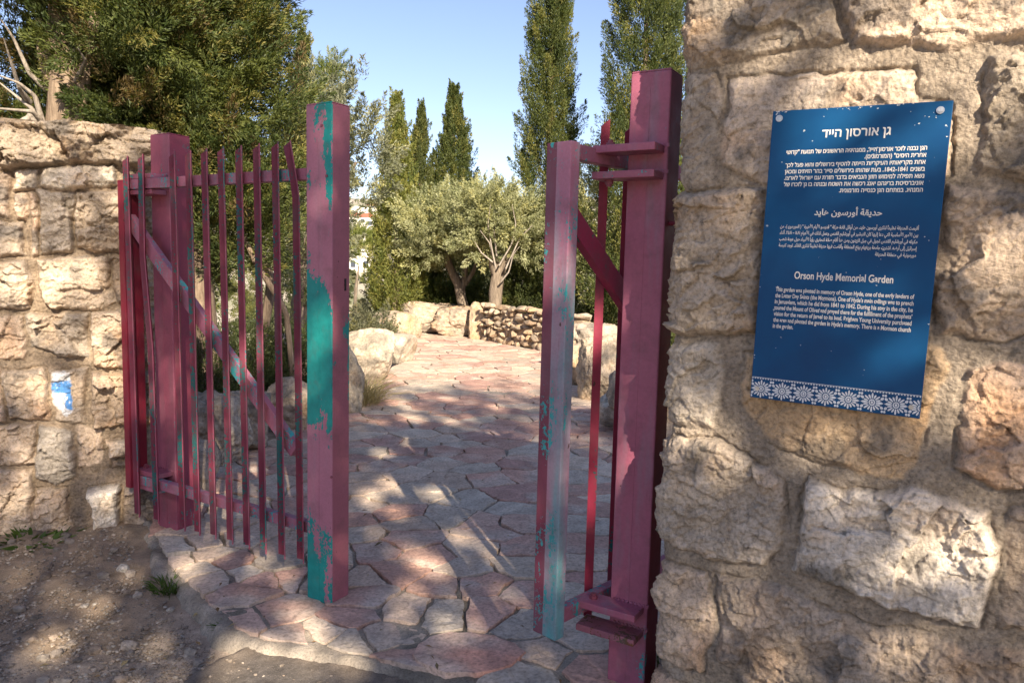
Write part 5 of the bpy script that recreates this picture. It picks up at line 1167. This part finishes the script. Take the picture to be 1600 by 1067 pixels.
# ------------------------------------------------------------------ unseen trees added behind the viewer, crowns carved to cast the dappled shade
_su = unit(np.array([[SUN[1], -SUN[0], 0]]))[0]; _sv = np.cross(SUN, _su); _sv = _sv if _sv[2] > 0 else -_sv
def sunspace(P): P = np.atleast_2d(P); return np.column_stack([P@_su, P@_sv])
def on_gate(px, py): return on_plane(px, py, np.array([-.813, 3.316, 0]), np.array(G_N))
def on_wr(px, py): return on_plane(px, py, RW_C+RW_N*.02, RW_N)
def on_wl(px, py): return on_plane(px, py, LW_C+LW_N*.03, LW_N)
LIT = []      # (point, radius): gaps carved into the crowns so the sun reaches these spots
for px, py, r in [(300,1065,.10),(345,1050,.16),(470,1060,.13),(430,1035,.10),(650,870,.10),(672,878,.09),(705,868,.05),(762,865,.05),(770,885,.05),(640,925,.07),(690,965,.06),(700,985,.06),(780,930,.05),(620,800,.07),(600,712,.09),(650,695,.10),(680,690,.07),(640,655,.11),(590,660,.08),(700,660,.08),(720,690,.06),(760,680,.05),(620,630,.12),(700,625,.10),(780,640,.07),(580,620,.10),(660,600,.12),(740,600,.12),(820,610,.08),(600,580,.12),(690,570,.14),(780,575,.12),(640,640,.09),(560,655,.08),(840,560,.1),(730,655,.06),(575,780,.10),(470,965,.08),(620,960,.06),(850,1030,.06),(200,900,.05),(400,880,.08),(330,870,.06),(290,890,.07),(450,905,.06),(500,1000,.08),(560,1040,.08),(740,940,.05),(800,930,.05),(610,760,.12),(680,770,.1),(740,740,.12),(800,760,.08),(590,830,.07),(720,840,.06),(350,945,.06),(130,960,.06),(60,1010,.08),(250,1000,.06)]:
    LIT.append((gp(px, py), r))
for px, py, r in [(130,420,.12),(60,500,.10),(150,540,.14),(175,580,.10),(60,590,.08),(25,250,.13),(30,300,.09),(80,440,.10),(165,505,.10),(100,730,.09),(20,790,.08),(85,230,.10),(40,380,.08),(110,620,.05),(175,790,.06),(10,450,.08),(120,340,.09),(60,330,.07),(180,330,.07),(20,540,.07),(190,620,.05),(70,700,.05),(150,220,.08),(200,240,.06)]:
    LIT.append((on_wl(px, py), r*.72))
for px, py, r in [(500,530,.075),(500,490,.06),(500,590,.05),(540,850,.05),(515,210,.03),(500,320,.05),(285,230,.04),(870,500,.05),(870,700,.05),(380,560,.06),(330,480,.06),(430,640,.05),(400,800,.05),(280,700,.05),(250,560,.045)]:
    LIT.append((on_gate(px, py), r))
for px, py, r in [(1420,20,.10),(1520,35,.13),(1590,60,.12),(1350,8,.05),(1480,110,.05),(1580,130,.07),(1110,680,.10),(1170,705,.09),(1070,620,.04),(1520,860,.10),(1570,885,.07),(1400,885,.07),(1450,860,.04),(1250,1025,.08),(1200,1045,.06),(1540,600,.08),(1570,650,.09),(1520,420,.07),(1560,470,.07),(1340,740,.05),(1270,780,.05),(1280,685,.05),(1340,660,.05),(1290,775,.04),(1500,560,.04),(1330,600,.04),(1320,300,.05),(1400,320,.04),(1460,340,.03),(1100,780,.03),(1180,120,.05),(1250,60,.06),(1110,40,.05),(1140,420,.05),(1090,500,.06),(1150,950,.06),(1290,1000,.05),(1420,1030,.06),(1180,860,.05),(1480,960,.06),(1570,760,.06),(1400,240,.05),(1300,480,.06),(1400,560,.06),(1240,240,.04)]:
    LIT.append((on_wr(px, py), r*.8))
LQ = sunspace(np.array([p for p, r in LIT])); LR = np.array([r for p, r in LIT])
V_EDGE = float(sunspace(gp(650, 605))[0, 1])     # spots on the path farther than this lie in the sun
def shade_tree(x, y, seed, label, blobs, nl, L, W):
    rg = np.random.default_rng(seed); r = empty('added_shade_tree', (x, y, -.1), label, 'tree', 'unseen shade trees added behind the viewer')
    Cs, Ds, cs = [], [], []
    for (bx, by, z, rx, ry, rz, n) in blobs:
        u = unit(rg.normal(0, 1, (n, 3))); k = rg.random((n, 1))**.4; base = np.array([bx, by, z])+u*k*np.array([rx, ry, rz])
        C, D, c = plumes(base, u+rg.normal(0, .5, (n, 3)), rg.uniform(.3, .7, n), rg.uniform(.10, .2, n), nl, rg, (.05, .07, .025), (.09, .12, .04), (.16, .16, .05), .1, .9)
        Cs.append(C); Ds.append(D); cs.append(c)
    C, D, c = np.concatenate(Cs), np.concatenate(Ds), np.concatenate(cs)
    q = sunspace(C+np.array([x, y, -.1])); w = pad3(q); qw = q+np.column_stack([fbm(w, 6, 3, seed=seed), fbm(w+5, 6, 3, seed=seed+2)])*.09
    keep = np.ones(len(q), bool)
    for p, rr in zip(LQ, LR): keep &= np.hypot(*(qw-p).T) > rr
    thin = sstep(.5, .9, q[:, 0])*sstep(1.5, 2.1, q[:, 1])*.42; keep &= rg.random(len(q)) > thin      # leaves thinned here to let more sun onto the path
    dv = q[:, 1]-(V_EDGE-.1+1.15*sstep(.75, .35, q[:, 0])); ragged = fbm(w*np.array([1.0, .55, 1]), 1.6, 4, seed=seed+8)*.9
    keep &= (dv < -.15) | (ragged > .02+dv*.55)
    print('shade leaves', len(q), keep.sum(), 'V_EDGE', V_EDGE)
    V, F, cc = leaf_arrays(C[keep], D[keep], L*rg.uniform(.7, 1.3, keep.sum()), W*rg.uniform(.7, 1.3, keep.sum()), rg, c[keep])
    mk('crown', V, F, M_LEAF, cc, r); trunk_obj(r, [(0, 0, -.2), (.1, 0, 1.5), (0, .1, 3), (.1, 0, 5)], [.25, .2, .15, .06], M_OBARK, 12, seed)
    for k, (bx, by, z, rx, ry, rz, n) in enumerate(blobs): trunk_obj(r, [(0, 0, 2.0), (bx*.5, by*.5, z*.7), (bx, by, z)], [.10, .07, .03], M_OBARK, 7, seed+k, 'limb')
BL = [(0, 0, 6.0, 2.4, 1.2, 1.3, 430), (-1.6, .3, 6.8, 1.8, 1.0, 1.4, 320), (1.5, .2, 7.0, 1.8, 1.0, 1.4, 320), (0, 0, 8.2, 2.3, 1.2, 1.3, 430), (-1.5, .2, 9.0, 1.6, 1.0, 1.1, 190), (1.2, 0, 9.3, 1.4, 1.0, .9, 150), (0, .2, 4.7, 2.2, .9, .9, 200)]
shade_tree(4.8, -6.8, 601, 'unseen leafy tree added behind the viewer on the right, crown carved to shade the tall wall', BL, 46, .078, .025)
shade_tree(1.7, -7.9, 602, 'unseen leafy tree added behind the viewer on the left, crown carved to shade the gate', [(-b[0], b[1], b[2]+.1, *b[3:]) for b in BL], 46, .078, .025)
